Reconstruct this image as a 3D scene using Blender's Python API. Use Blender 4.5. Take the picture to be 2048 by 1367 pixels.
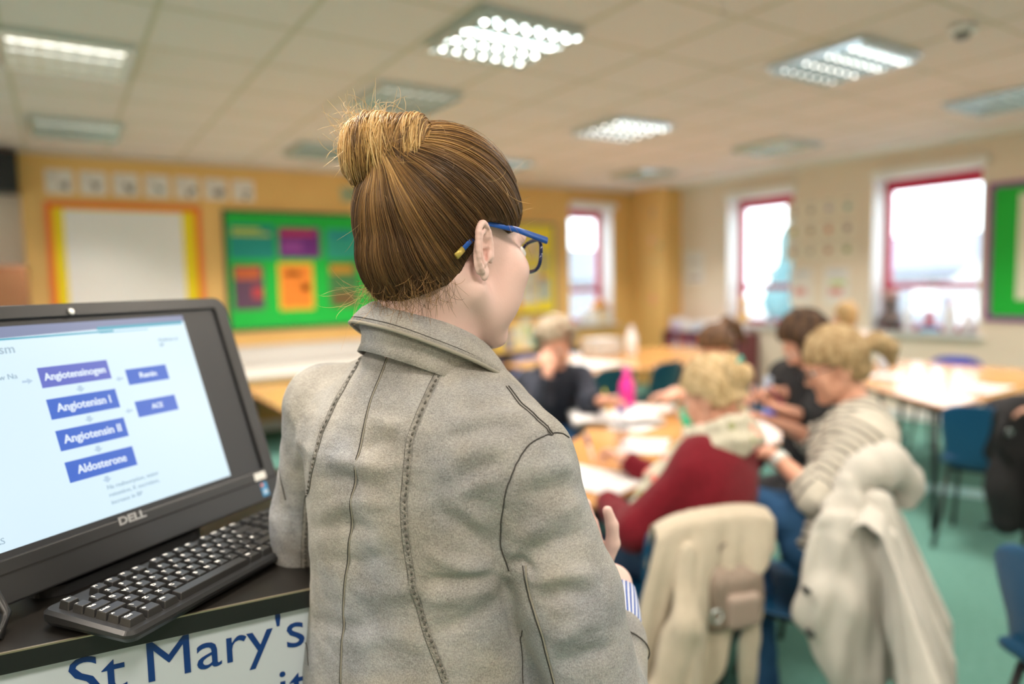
import bpy, bmesh, math, random
import numpy as np
from mathutils import Vector, Matrix
from mathutils.bvhtree import BVHTree
random.seed(7); np.random.seed(7)
for o in list(bpy.data.objects): bpy.data.objects.remove(o)
sc = bpy.context.scene; COL = sc.collection
# ------------------------------------------------------------------ camera
YAW = math.radians(33.0); PITCH = math.radians(4.9); ROLL = math.radians(1.3); FPX = 1390.0
CAM = np.array([0.0, 0.0, 1.5])
RV = np.array([math.cos(YAW), -math.sin(YAW), 0.0])      # camera right, level
FV = np.array([math.sin(YAW), math.cos(YAW), 0.0])       # camera forward, level
ZV = np.array([0.0, 0.0, 1.0])
cf = FV*math.cos(PITCH) - ZV*math.sin(PITCH); cu0 = np.cross(RV, cf)
cr = RV*math.cos(ROLL) - cu0*math.sin(ROLL); cu = cu0*math.cos(ROLL) + RV*math.sin(ROLL)
cam_d = bpy.data.cameras.new('camera'); cam = bpy.data.objects.new('camera', cam_d); COL.objects.link(cam)
M3 = Matrix((cr, cu, -cf)).transposed()
cam.matrix_world = Matrix.Translation(CAM) @ M3.to_4x4()
cam_d.sensor_width = 36.0; cam_d.lens = FPX/2048.0*36.0; cam_d.clip_start = 0.05; cam_d.clip_end = 200
cam_d.dof.use_dof = True; cam_d.dof.focus_distance = 0.80; cam_d.dof.aperture_fstop = 1.55
sc.camera = cam
# ------------------------------------------------------------------ view, world, lights
sc.view_settings.view_transform = 'Standard'; sc.view_settings.look = 'None'
sc.view_settings.exposure = 0.10; sc.view_settings.gamma = 1.0; sc.view_settings.use_curve_mapping = False
world = bpy.data.worlds.new('world'); sc.world = world; world.use_nodes = True
bg = world.node_tree.nodes['Background']; bg.inputs[0].default_value = (0.86, 0.93, 1.0, 1); bg.inputs[1].default_value = 4.6
def area_light(name, loc, rot, sx, sy, power, col, portal=False):
    l = bpy.data.lights.new(name, 'AREA'); l.shape = 'RECTANGLE'; l.size = sx; l.size_y = sy
    l.energy = power; l.color = col
    if portal: l.cycles.is_portal = True
    o = bpy.data.objects.new(name, l); o.location = loc; o.rotation_euler = rot; COL.objects.link(o); return o
CH = 2.75; XR = 7.3; YB = 7.5; XL = -2.6; YN = -2.6       # ceiling height and walls
WINS = [('back', 5.82, 6.60), ('right', 5.10, 6.08), ('right', 3.10, 4.16), ('right', 0.55, 1.75), ('right', -1.75, -0.45), ('left', 2.6, 4.2), ('left', 4.9, 6.5)]  # the two left ones are out of view, added to brighten the ceiling
WZ0, WZ1 = 0.90, 2.50
WARM = (1.0, 0.88, 0.76)
# diffuser lamps of the ceiling row over the presenter (out of frame, above and behind the camera)
PANELS = [(-1.35, 1.55, 34), (-1.35, -0.6, 30), (0.15, -0.6, 34), (1.95, -0.6, 30), (3.85, 0.3, 26), (0.15, 1.35, 34), (2.0, 1.0, 26), (5.6, 0.4, 26)]
for i, (x, y, pw) in enumerate(PANELS):
    area_light('lamp_light', (x, y, CH-0.065), (0, 0, 0), .52, .52, pw*.8, WARM)
# the louvred lights of the room: their louvres cut the light off towards shallow angles
LIGHTS = [(.12, 4.40, .60, 1.29, 30), (.2, 6.30, .60, .9, 28), (1.98, 3.06, .60, 20.0, 30), (2.03, 4.36, .58, .3, 28), (2.1, 6.32, .58, .2, 28), (3.9, 2.42, .60, 5.0, 30), (3.95, 4.36, .60, 8.0, 30), (5.85, 4.28, .60, 1.0, 28), (3.95, 6.30, .58, .5, 28), (5.85, 6.10, .58, .2, 28), (5.85, 2.36, .60, .8, 28)]
for x, y, s_, e_, pw in LIGHTS:
    l_ = area_light('louvre_light', (x, y, CH-0.055), (0, 0, 0), .5, .5, pw*.92, (1.0, .90, .82)); l_.data.spread = math.radians(112)
for side, a0, a1 in WINS:
    c = (a0+a1)/2; zc = (WZ0+WZ1)/2
    if side == 'back': area_light('window_portal', (c, YB+.34, zc), (math.radians(-90), 0, 0), a1-a0, WZ1-WZ0, 1, (1,1,1), True)
    elif side == 'left': area_light('window_portal', (XL-.34, c, zc), (0, math.radians(-90), 0), WZ1-WZ0, a1-a0, 1, (1,1,1), True)
    else: area_light('window_portal', (XR+.34, c, zc), (0, math.radians(90), 0), WZ1-WZ0, a1-a0, 1, (1,1,1), True)

# ------------------------------------------------------------------ helpers: points
def Q(px, py, d):
    r = cf + cr*((px-1024)/FPX) + cu*((683.5-py)/FPX); h = r @ FV
    return CAM + r*(d/h)
def PZ(px, py, z):
    r = cf + cr*((px-1024)/FPX) + cu*((683.5-py)/FPX); return CAM + r*((z-1.5)/r[2])
def V(a, d, z=0.0): return RV*a + FV*d + ZV*z
def dirang(deg):            # heading: degrees to the left of the camera's level forward direction
    t = math.radians(deg); return -RV*math.sin(t) + FV*math.cos(t)
def nrm(v): v = np.asarray(v, float); return v/np.linalg.norm(v)

# ------------------------------------------------------------------ helpers: materials
def N(nt, t, **kw):
    n = nt.nodes.new(t)
    for k, v in kw.items():
        if k.startswith('i_'): n.inputs[int(k[2:])].default_value = v
        else: setattr(n, k, v)
    return n
MATS = {}
def mat(name, col, rough=.6, metal=0.0, col2=None, nscale=8, ndetail=4, nlo=.35, nhi=.65, bump=0.0, bscale=60, emit=None, estr=0, spec=.5, stretch=(1,1,1), coord='Object', sheen=0, trans=0):
    if name in MATS: return MATS[name]
    m = bpy.data.materials.new(name); m.use_nodes = True; nt = m.node_tree; b = nt.nodes['Principled BSDF']
    L = nt.links.new
    b.inputs['Base Color'].default_value = (*col, 1); b.inputs['Roughness'].default_value = rough
    b.inputs['Metallic'].default_value = metal; b.inputs['Specular IOR Level'].default_value = spec
    if sheen: b.inputs['Sheen Weight'].default_value = sheen
    if trans: b.inputs['Transmission Weight'].default_value = trans
    tc = N(nt, 'ShaderNodeTexCoord'); mp = N(nt, 'ShaderNodeMapping'); mp.inputs['Scale'].default_value = stretch
    L(tc.outputs[coord], mp.inputs[0])
    if col2 is not None:
        n = N(nt, 'ShaderNodeTexNoise'); n.inputs['Scale'].default_value = nscale; n.inputs['Detail'].default_value = ndetail
        r = N(nt, 'ShaderNodeMapRange'); r.inputs[1].default_value = nlo; r.inputs[2].default_value = nhi
        mx = N(nt, 'ShaderNodeMix', data_type='RGBA'); mx.inputs[6].default_value = (*col, 1); mx.inputs[7].default_value = (*col2, 1)
        L(mp.outputs[0], n.inputs['Vector']); L(n.outputs[0], r.inputs[0]); L(r.outputs[0], mx.inputs[0]); L(mx.outputs[2], b.inputs['Base Color'])
    if bump:
        n2 = N(nt, 'ShaderNodeTexNoise'); n2.inputs['Scale'].default_value = bscale; n2.inputs['Detail'].default_value = 3
        bp = N(nt, 'ShaderNodeBump'); bp.inputs['Strength'].default_value = bump; bp.inputs['Distance'].default_value = .01
        L(mp.outputs[0], n2.inputs['Vector']); L(n2.outputs[0], bp.inputs['Height']); L(bp.outputs[0], b.inputs['Normal'])
    if emit is not None:
        b.inputs['Emission Color'].default_value = (*emit, 1); b.inputs['Emission Strength'].default_value = estr
    MATS[name] = m; return m
def attr_mat(name, stops, attr='u', scale=1.0, rough=.7, interp='CONSTANT', bump=0, noise=0.0, spec=.4, pattern='fract', sheen=0):
    # colour bands along a stored vertex attribute (stripes knitted into cloth, hair strands)
    if name in MATS: return MATS[name]
    m = bpy.data.materials.new(name); m.use_nodes = True; nt = m.node_tree; b = nt.nodes['Principled BSDF']; L = nt.links.new
    a = N(nt, 'ShaderNodeAttribute', attribute_name=attr); ml = N(nt, 'ShaderNodeMath', operation='MULTIPLY'); ml.inputs[1].default_value = scale
    L(a.outputs['Fac'], ml.inputs[0]); src = ml.outputs[0]
    if pattern == 'fract':
        fr = N(nt, 'ShaderNodeMath', operation='FRACT'); L(src, fr.inputs[0]); src = fr.outputs[0]
    cr_ = N(nt, 'ShaderNodeValToRGB'); cr_.color_ramp.interpolation = interp
    e = cr_.color_ramp.elements
    while len(e) > 1: e.remove(e[-1])
    e[0].position = stops[0][0]; e[0].color = (*stops[0][1], 1)
    for p_, c_ in stops[1:]:
        k = e.new(p_); k.color = (*c_, 1)
    L(src, cr_.inputs[0]); L(cr_.outputs[0], b.inputs['Base Color'])
    b.inputs['Roughness'].default_value = rough; b.inputs['Specular IOR Level'].default_value = spec
    if sheen: b.inputs['Sheen Weight'].default_value = sheen
    if bump:
        tc = N(nt, 'ShaderNodeTexCoord'); n2 = N(nt, 'ShaderNodeTexNoise'); n2.inputs['Scale'].default_value = 70
        bp = N(nt, 'ShaderNodeBump'); bp.inputs['Strength'].default_value = bump; bp.inputs['Distance'].default_value = .01
        L(tc.outputs['Object'], n2.inputs['Vector']); L(n2.outputs[0], bp.inputs['Height']); L(bp.outputs[0], b.inputs['Normal'])
    MATS[name] = m; return m
def glass_mat(name, tint=(1,1,1), gloss=.06):
    if name in MATS: return MATS[name]
    m = bpy.data.materials.new(name); m.use_nodes = True; nt = m.node_tree; nt.nodes.clear(); L = nt.links.new
    o = N(nt, 'ShaderNodeOutputMaterial'); t = N(nt, 'ShaderNodeBsdfTransparent'); t.inputs[0].default_value = (*tint, 1)
    g = N(nt, 'ShaderNodeBsdfGlossy'); g.inputs['Roughness'].default_value = .03
    mx = N(nt, 'ShaderNodeMixShader'); mx.inputs[0].default_value = gloss
    L(t.outputs[0], mx.inputs[1]); L(g.outputs[0], mx.inputs[2]); L(mx.outputs[0], o.inputs[0]); MATS[name] = m; return m

# ------------------------------------------------------------------ helpers: meshes
class MB:
    def __init__(s): s.v = []; s.f = []; s.n = 0
    def add(s, v, f):
        s.v += [tuple(map(float, p)) for p in v]; s.f += [tuple(i+s.n for i in q) for q in f]; s.n = len(s.v); return s
    def box(s, lo, hi, M=None):
        x0,y0,z0 = lo; x1,y1,z1 = hi
        v = [(x0,y0,z0),(x1,y0,z0),(x1,y1,z0),(x0,y1,z0),(x0,y0,z1),(x1,y0,z1),(x1,y1,z1),(x0,y1,z1)]
        if M is not None: v = [M @ Vector(p) for p in v]
        return s.add(v, [(0,3,2,1),(4,5,6,7),(0,1,5,4),(1,2,6,5),(2,3,7,6),(3,0,4,7)])
    def tube(s, pts, r, n=10, cap=True, flat=1.0, up=None):
        pts = [np.asarray(p, float) for p in pts]; k = len(pts)
        rr = [r]*k if np.isscalar(r) else list(r); vs = []; prev = None
        for i, p in enumerate(pts):
            t = nrm(pts[min(i+1, k-1)] - pts[max(i-1, 0)])
            if prev is None:
                u = np.asarray(up, float) if up is not None else (np.array([0,0,1.]) if abs(t[2]) < .9 else np.array([1.,0,0]))
            else: u = prev
            u = u - t*(u@t); u = nrm(u); w = np.cross(t, u); prev = u
            for j in range(n):
                a = 2*math.pi*j/n; vs.append(p + u*math.cos(a)*rr[i] + w*math.sin(a)*rr[i]*flat)
        fs = [(i*n+j, i*n+(j+1)%n, (i+1)*n+(j+1)%n, (i+1)*n+j) for i in range(k-1) for j in range(n)]
        if cap: fs += [tuple(range(n))[::-1], tuple((k-1)*n+j for j in range(n))]
        return s.add(vs, fs)
    def lathe(s, prof, c, n=24, axis=None):
        vs = []; 
        for r, z in prof:
            for j in range(n): a = 2*math.pi*j/n; vs.append((c[0]+r*math.cos(a), c[1]+r*math.sin(a), c[2]+z))
        k = len(prof); fs = [(i*n+j, i*n+(j+1)%n, (i+1)*n+(j+1)%n, (i+1)*n+j) for i in range(k-1) for j in range(n)]
        fs += [tuple(range(n))[::-1], tuple((k-1)*n+j for j in range(n))]
        return s.add(vs, fs)
    def prism(s, poly, z0, z1, M=None):
        n = len(poly); v = [(p[0], p[1], z0) for p in poly] + [(p[0], p[1], z1) for p in poly]
        if M is not None: v = [M @ Vector(p) for p in v]
        return s.add(v, [tuple(range(n))[::-1], tuple(range(n, 2*n))] + [(i, (i+1)%n, n+(i+1)%n, n+i) for i in range(n)])
    def grid(s, P):
        a, b = P.shape[:2]; vs = P.reshape(-1, 3)
        return s.add(vs, [(i*b+j, i*b+j+1, (i+1)*b+j+1, (i+1)*b+j) for i in range(a-1) for j in range(b-1)])
    def sheet(s, P, th=.003):   # a grid surface given a real thickness
        a, b = P.shape[:2]; du = np.gradient(P, axis=0); dv = np.gradient(P, axis=1); n_ = np.cross(du, dv)
        n_ /= (np.linalg.norm(n_, axis=2, keepdims=True)+1e-12); A = P + n_*th/2; B = P - n_*th/2; o = a*b
        f = [(i*b+j, i*b+j+1, (i+1)*b+j+1, (i+1)*b+j) for i in range(a-1) for j in range(b-1)]
        f2 = [tuple(o+k for k in q)[::-1] for q in f]
        rim = [j for j in range(b)] + [i*b+b-1 for i in range(1, a)] + [(a-1)*b+j for j in range(b-2, -1, -1)] + [i*b for i in range(a-2, 0, -1)]
        m = len(rim); f3 = [(rim[i], o+rim[i], o+rim[(i+1)%m], rim[(i+1)%m]) for i in range(m)]
        return s.add(np.concatenate([A.reshape(-1,3), B.reshape(-1,3)]), f+f2+f3)
    def mesh(s, name):
        m = bpy.data.meshes.new(name); m.from_pydata(s.v, [], s.f); m.update()
        bm = bmesh.new(); bm.from_mesh(m); bmesh.ops.recalc_face_normals(bm, faces=bm.faces); bm.to_mesh(m); bm.free(); return m
def tag(o, label=None, cat=None, group=None, kind=None):
    if label: o['label'] = label
    if cat: o['category'] = cat
    if group: o['group'] = group
    if kind: o['kind'] = kind
    return o
def link(name, me, m, parent=None, smooth=False, bevel=0, world=False):
    o = bpy.data.objects.new(name, me); COL.objects.link(o)
    if m: me.materials.clear(); me.materials.append(m)
    if smooth: me.polygons.foreach_set('use_smooth', [True]*len(me.polygons))
    if parent is not None:
        o.parent = parent
        if world:
            W = world_m(parent).inverted(); me.transform(W)
    if bevel:
        b = o.modifiers.new('bevel', 'BEVEL'); b.width = bevel; b.segments = 2; b.limit_method = 'ANGLE'; b.angle_limit = math.radians(50)
    return o
def world_m(o):
    M = Matrix.LocRotScale(o.location, o.rotation_euler, o.scale)
    return world_m(o.parent) @ M if o.parent else M
def B(name, mb, m, parent=None, **k): return link(name, mb.mesh(name), m, parent, **k)
def thing(name, label, cat, loc=(0,0,0), rz=0, group=None):
    o = bpy.data.objects.new(name, None); COL.objects.link(o); o.location = Vector(loc); o.rotation_euler = (0, 0, rz)
    o.empty_display_size = .05
    return tag(o, label, cat, group)
def copy_tree(o, parent=None):
    c = o.copy(); COL.objects.link(c); c.parent = parent
    for ch in list(o.children): copy_tree(ch, c)
    return c
def relabel(o, label=None, group=None, loc=None, rz=None):
    if label: o['label'] = label
    if group: o['group'] = group
    if loc is not None: o.location = Vector(loc)
    if rz is not None: o.rotation_euler = (0, 0, rz)
    return o
def struct(name, mb, m, **k):
    o = B(name, mb, m, **k); o['kind'] = 'structure'; return o
def text_mesh(name, s, size, m, parent, loc, rot=(0,0,0), align='CENTER', extr=.0004, bold=0.0, sx=1.0, space=1.0, shear=0, base=False, fitw=None):
    c = bpy.data.curves.new(name, 'FONT'); c.body = s; c.size = size; c.align_x = align; c.align_y = 'TOP_BASELINE' if base else 'CENTER'; c.extrude = extr; c.offset = bold
    c.space_character = space; c.shear = shear; c.resolution_u = 3
    t = bpy.data.objects.new('tmp', c); COL.objects.link(t)
    me = bpy.data.meshes.new_from_object(t); bpy.data.objects.remove(t)
    if fitw:
        xs = [v.co.x for v in me.vertices]; sx = fitw/(max(xs)-min(xs))
    me.transform(Matrix.Diagonal((sx, 1, 1, 1)))
    o = link(name, me, m, parent); o.location = Vector(loc); o.rotation_euler = rot; return o

# ------------------------------------------------------------------ helpers: implicit surfaces
class SDF:
    def __init__(s, lo, hi, h):
        s.lo = np.asarray(lo, float); s.h = h; s.n = np.ceil((np.asarray(hi)-s.lo)/h).astype(int)+1
        s.D = np.full(s.n, .08, np.float32); s.U = np.zeros(s.n, np.float32); s.best = np.full(s.n, 9., np.float32)
    def _sl(s, lo, hi, m):
        a = np.clip(np.floor((lo-m-s.lo)/s.h).astype(int), 0, s.n); b = np.clip(np.ceil((hi+m-s.lo)/s.h).astype(int)+1, 0, s.n)
        if np.any(b <= a): return None, None
        ax = [s.lo[i]+s.h*np.arange(a[i], b[i]) for i in range(3)]
        X, Y, Z = np.meshgrid(*ax, indexing='ij', sparse=True)
        return (slice(a[0], b[0]), slice(a[1], b[1]), slice(a[2], b[2])), (X, Y, Z)
    def _mix(s, sl, d, k, op, u=None):
        D = s.D[sl]
        if op == 'add':
            if u is not None:
                w = d < s.best[sl]; s.U[sl] = np.where(w, u, s.U[sl]); s.best[sl] = np.minimum(s.best[sl], d)
            if k > 0:
                h = np.clip(.5+.5*(D-d)/k, 0, 1); s.D[sl] = D*(1-h)+d*h - k*h*(1-h)
            else: s.D[sl] = np.minimum(D, d)
        else:   # subtract
            d = -d
            if k > 0:
                h = np.clip(.5-.5*(D-d)/k, 0, 1); s.D[sl] = D*(1-h)+d*h + k*h*(1-h)
            else: s.D[sl] = np.maximum(D, d)
    def cap(s, a, b, r1, r2=None, k=.02, op='add', u0=0.0, flat=None):
        a = np.asarray(a, float); b = np.asarray(b, float); r2 = r1 if r2 is None else r2; R = max(r1, r2)
        sl, g = s._sl(np.minimum(a, b)-R, np.maximum(a, b)+R, k+3*s.h+.004)
        if sl is None: return s
        ab = b-a; L2 = max(ab@ab, 1e-9); px, py, pz = g[0]-a[0], g[1]-a[1], g[2]-a[2]
        t = np.clip((px*ab[0]+py*ab[1]+pz*ab[2])/L2, 0, 1); qx, qy, qz = px-t*ab[0], py-t*ab[1], pz-t*ab[2]
        if flat is not None:
            n_, f_ = nrm(flat[0]), flat[1]; q = qx*n_[0]+qy*n_[1]+qz*n_[2]; e = (1/f_**2-1)
            d = np.sqrt(qx**2+qy**2+qz**2+e*q*q) - (r1+(r2-r1)*t)
        else: d = np.sqrt(qx**2+qy**2+qz**2) - (r1+(r2-r1)*t)
        s._mix(sl, d, k, op, u0+t*math.sqrt(L2)); return s
    def chain(s, pts, rs, k=.02, op='add', flat=None):
        u = 0
        for i in range(len(pts)-1):
            s.cap(pts[i], pts[i+1], rs[i], rs[i+1], k, op, u0=u, flat=flat); u += np.linalg.norm(np.asarray(pts[i+1])-np.asarray(pts[i]))
        return s
    def ell(s, c, r, R=None, k=.02, op='add', u=None):
        c = np.asarray(c, float); r = np.asarray(r, float); R = np.eye(3) if R is None else np.asarray(R, float)  # rows: local axes
        m = max(r); sl, g = s._sl(c-m, c+m, k+3*s.h+.004)
        if sl is None: return s
        p = [g[i]-c[i] for i in range(3)]
        l = [(p[0]*R[i][0]+p[1]*R[i][1]+p[2]*R[i][2])/r[i] for i in range(3)]
        k0 = np.sqrt(l[0]**2+l[1]**2+l[2]**2)+1e-6; k1 = np.sqrt((l[0]/r[0])**2+(l[1]/r[1])**2+(l[2]/r[2])**2)+1e-6
        s._mix(sl, k0*(k0-1)/k1, k, op, u); return s
    def box(s, c, r, R=None, rd=.01, k=.01, op='add'):
        c = np.asarray(c, float); r = np.asarray(r, float); R = np.eye(3) if R is None else np.asarray(R, float)
        m = np.linalg.norm(r)+rd; sl, g = s._sl(c-m, c+m, k+3*s.h)
        if sl is None: return s
        p = [g[i]-c[i] for i in range(3)]
        q = [np.abs(p[0]*R[i][0]+p[1]*R[i][1]+p[2]*R[i][2])-(r[i]-rd) for i in range(3)]
        d = np.sqrt(sum(np.maximum(x, 0)**2 for x in q)) + np.minimum(np.maximum(np.maximum(q[0], q[1]), q[2]), 0) - rd
        s._mix(sl, d, k, op); return s
    def func(s, fn, k=.01, op='add', lo=None, hi=None, u=None):
        lo = s.lo if lo is None else np.asarray(lo); hi = s.lo+s.h*s.n if hi is None else np.asarray(hi)
        sl, g = s._sl(lo, hi, 0)
        if sl is None: return s
        s._mix(sl, fn(*g), k, op, u); return s
    def mesh(s, name, smooth=2, lam=.5, want_u=False):
        D = s.D.copy(); D[0]=D[-1]=.05; D[:,0]=D[:,-1]=.05; D[:,:,0]=D[:,:,-1]=.05
        I = D < 0; n = s.n; nx, ny, nz = n-1
        cnt = np.zeros((nx, ny, nz), np.int8)
        for dx in (0,1):
            for dy in (0,1):
                for dz in (0,1): cnt += I[dx:dx+nx, dy:dy+ny, dz:dz+nz]
        act = np.argwhere((cnt > 0) & (cnt < 8)); idm = np.full((nx, ny, nz), -1, np.int32); idm[tuple(act.T)] = np.arange(len(act))
        acc = np.zeros((len(act), 3)); w = np.zeros(len(act))
        cor = [(i, j, k) for i in (0,1) for j in (0,1) for k in (0,1)]
        dv = {c: D[act[:,0]+c[0], act[:,1]+c[1], act[:,2]+c[2]] for c in cor}
        for c in cor:
            for ax in range(3):
                if c[ax]: continue
                c2 = list(c); c2[ax] = 1; a = dv[c]; b = dv[tuple(c2)]; x = (a < 0) != (b < 0)
                t = np.where(x, a/np.where(x, a-b, 1), 0); p = np.array(c, float)[None, :].repeat(len(act), 0); p[:, ax] += t
                acc += p*x[:, None]; w += x
        P = s.lo + s.h*(act + acc/np.maximum(w, 1)[:, None]); faces = []
        for ax in range(3):
            o1, o2 = (ax+1) % 3, (ax+2) % 3
            A = np.take(I, range(0, n[ax]-1), ax); Bq = np.take(I, range(1, n[ax]), ax); e = np.argwhere(A != Bq)
            e = e[(e[:, o1] > 0) & (e[:, o2] > 0) & (e[:, o1] < n[o1]-1) & (e[:, o2] < n[o2]-1)]
            sgn = A[tuple(e.T)]; q = []
            for d1, d2 in ((0,0),(1,0),(1,1),(0,1)):
                c = e.copy(); c[:, o1] -= d1; c[:, o2] -= d2; q.append(idm[tuple(c.T)])
            q = np.stack(q, 1); q = np.where(sgn[:, None], q, q[:, ::-1]); faces.append(q)
        F = np.concatenate(faces); F = F[(F >= 0).all(1)]
        E = np.concatenate([F[:, [0,1]], F[:, [1,2]], F[:, [2,3]], F[:, [3,0]]]); nv = len(P)
        deg = np.bincount(E[:,0], minlength=nv)+np.bincount(E[:,1], minlength=nv)
        for _ in range(smooth):
            S = np.stack([np.bincount(E[:,0], P[E[:,1], i], nv)+np.bincount(E[:,1], P[E[:,0], i], nv) for i in range(3)], 1)
            P = P + lam*(S/np.maximum(deg, 1)[:, None]-P)
        u = s.U[tuple(np.clip(np.round((P-s.lo)/s.h).astype(int), 0, n-1).T)] if want_u else None
        return P, F, u
def vnormals(P, F):
    d1 = P[F[:,2]]-P[F[:,0]]; d2 = P[F[:,3]]-P[F[:,1]]; fn = np.cross(d1, d2); Nn = np.zeros_like(P)
    for i in range(4):
        for a in range(3): Nn[:, a] += np.bincount(F[:, i], fn[:, a], len(P))
    return Nn/(np.linalg.norm(Nn, axis=1, keepdims=True)+1e-12)
def npmesh(name, P, F, u=None, attr='u'):
    me = bpy.data.meshes.new(name); k = F.shape[1]
    me.vertices.add(len(P)); me.vertices.foreach_set('co', P.astype(np.float32).ravel())
    me.loops.add(F.size); me.loops.foreach_set('vertex_index', F.astype(np.int32).ravel())
    me.polygons.add(len(F)); me.polygons.foreach_set('loop_start', np.arange(0, F.size, k, dtype=np.int32))
    me.update(calc_edges=True); me.validate()
    me.polygons.foreach_set('use_smooth', [True]*len(me.polygons))
    if u is not None and len(me.vertices) == len(u):
        at = me.attributes.new(attr, 'FLOAT', 'POINT'); at.data.foreach_set('value', u.astype(np.float32))
    return me
def wob(P, scale, seed=0, n=10, aniso=(1,1,1)):   # smooth pseudo noise in [-1,1]
    r = np.random.RandomState(seed); out = np.zeros(len(P))
    for _ in range(n):
        d = r.normal(size=3)*np.array(aniso); out += np.sin(P @ (d*scale) + r.uniform(0, 6.28))
    return out/math.sqrt(n)/1.2
def S(name, sdf, m, parent, smooth=2, want_u=False, disp=None):
    P, F, u = sdf.mesh(name, smooth, want_u=want_u)
    if disp is not None: P = P + vnormals(P, F)*disp(P)[:, None]
    return link(name, npmesh(name, P, F, u), m, parent, world=True)
# ------------------------------------------------------------------ room shell
m_yel = mat('yellow_paint', (.80, .50, .17), .75, col2=(.76, .47, .155), nscale=2)
m_cream = mat('cream_paint', (.80, .69, .56), .8, col2=(.77, .66, .53), nscale=2)
m_white = mat('white_gloss_paint', (.86, .85, .83), .45)
m_tile = mat('ceiling_tile', (.86, .735, .69), .9, col2=(.83, .705, .66), nscale=60, bump=.15, bscale=300)
m_tbar = mat('ceiling_grid', (.66, .57, .45), .6)
m_carpet = mat('teal_carpet', (.115, .27, .225), .95, col2=(.14, .305, .255), nscale=30, bump=.5, bscale=500, spec=.1)
m_red = mat('red_window_frame', (.55, .015, .06), .4)
struct('floor', MB().box((XL-.2, YN-.2, -.12), (XR+.2, YB+.2, 0)), m_carpet)
struct('ceiling', MB().box((XL-.2, YN-.2, CH), (XR+.2, YB+.2, CH+.12)), m_tile)
def wall_with_holes(name, side, a0, a1, holes, m, t=.34):
    mb = MB(); 
    def bx(u0, u1, z0, z1):
        if side == 'back': mb.box((u0, YB, z0), (u1, YB+t, z1))
        elif side == 'left': mb.box((XL-t, u0, z0), (XL, u1, z1))
        else: mb.box((XR, u0, z0), (XR+t, u1, z1))
    cur = a0
    for h0, h1 in sorted(holes):
        bx(cur, h0, 0, CH); bx(h0, h1, 0, WZ0); bx(h0, h1, WZ1, CH); cur = h1
    bx(cur, a1, 0, CH); return struct(name, mb, m)
wall_with_holes('wall_back', 'back', -.22, XR, [(a, b) for s, a, b in WINS if s == 'back'], m_yel)
wall_with_holes('wall_right', 'right', YN, YB+.34, [(a, b) for s, a, b in WINS if s == 'right'], m_cream)
struct('wall_back_recess', MB().box((XL, YB+.16, 0), (-.22, YB+.34, CH)), m_cream).name = 'wall_alcove'
wall_with_holes('wall_left', 'left', YN, YB+.34, [(a, b) for s, a, b in WINS if s == 'left'], m_cream)
struct('wall_rear', MB().box((XL, YN-.1, 0), (XR, YN, CH)), m_cream)
struct('wall_pier', MB().box((6.99, 6.86, 0), (XR, YB, CH)), m_yel)
# suspended ceiling grid
g = MB()
x = -.15-1.8
while x < XR-.1:
    g.box((x-.012, YN, CH-.004), (x+.012, YB, CH+.001)); x += .6
y = 4.1-6.6
while y < YB-.1:
    g.box((XL, y-.009, CH-.003), (XR, y+.009, CH+.001)); y += .6
struct('trim_1', g, m_tbar)
struct('trim_2', MB().box((XR-.42, YN, CH-.02), (XR, 6.86, CH-.0045)), mat('ceiling_margin', (.86, .82, .76), .8))
struct('trim_3', MB().box((-.22, YB-.025, CH-.03), (6.99, YB, CH-.0045)), m_tbar)
struct('baseboard_right', MB().box((XR-.018, YN, 0), (XR, 6.86, .1)), m_white)
struct('baseboard_back', MB().box((-.22, YB-.018, 0), (6.99, YB, .1)), m_white)
# windows; the unseen left wall pair is added for fill light
m_pane = glass_mat('window_glass', (.97, 1, 1), .05)
for i, (side, a0, a1) in enumerate(WINS):
    w = thing('window_%d' % (i+1), None, None, ((a0+a1)/2, YB+.28, WZ0) if side == 'back' else (XL-.28 if side == 'left' else XR+.28, (a0+a1)/2, WZ0), {'back': 0, 'right': -math.pi/2, 'left': math.pi/2}[side])
    w['kind'] = 'structure'; hw = (a1-a0)/2; H = WZ1-WZ0; tz = .47
    fr = MB(); f = .065
    for b in ((-hw, -hw+f, 0, H), (hw-f, hw, 0, H), (-hw+f, hw-f, 0, f), (-hw+f, hw-f, H-f-.065, H), (-hw+f, hw-f, tz-.035, tz+.035)):
        fr.box((b[0], -.04, b[2]), (b[1], .03, b[3]))
    B('window_frame', fr, m_red, w, bevel=.006)
    gl = MB(); gl.box((-hw+f, -.008, f), (hw-f, -.002, tz-.035)); gl.box((-hw+f, -.008, tz+.035), (hw-f, -.002, H-f-.065)); B('pane', gl, m_pane, w)
    B('window_sill', MB().box((-hw-.05, -.34, -.03), (hw+.05, -.04, 0)), m_white, w, bevel=.006)
    rv = MB(); rv.box((-hw, -.281, 0), (-hw+.012, -.041, H)); rv.box((hw-.012, -.281, 0), (hw, -.041, H)); rv.box((-hw, -.281, H-.012), (hw, -.041, H)); B('reveal_lining', rv, m_white, w)
    B('blind_cassette', MB().box((-hw+.01, -.345, H-.02), (hw+.04, -.285, H+.07)), m_white, w, bevel=.012)
    B('handle', MB().box((-.06, -.06, tz+.03), (.06, -.04, tz+.05)), m_white, w, bevel=.004)

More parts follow.
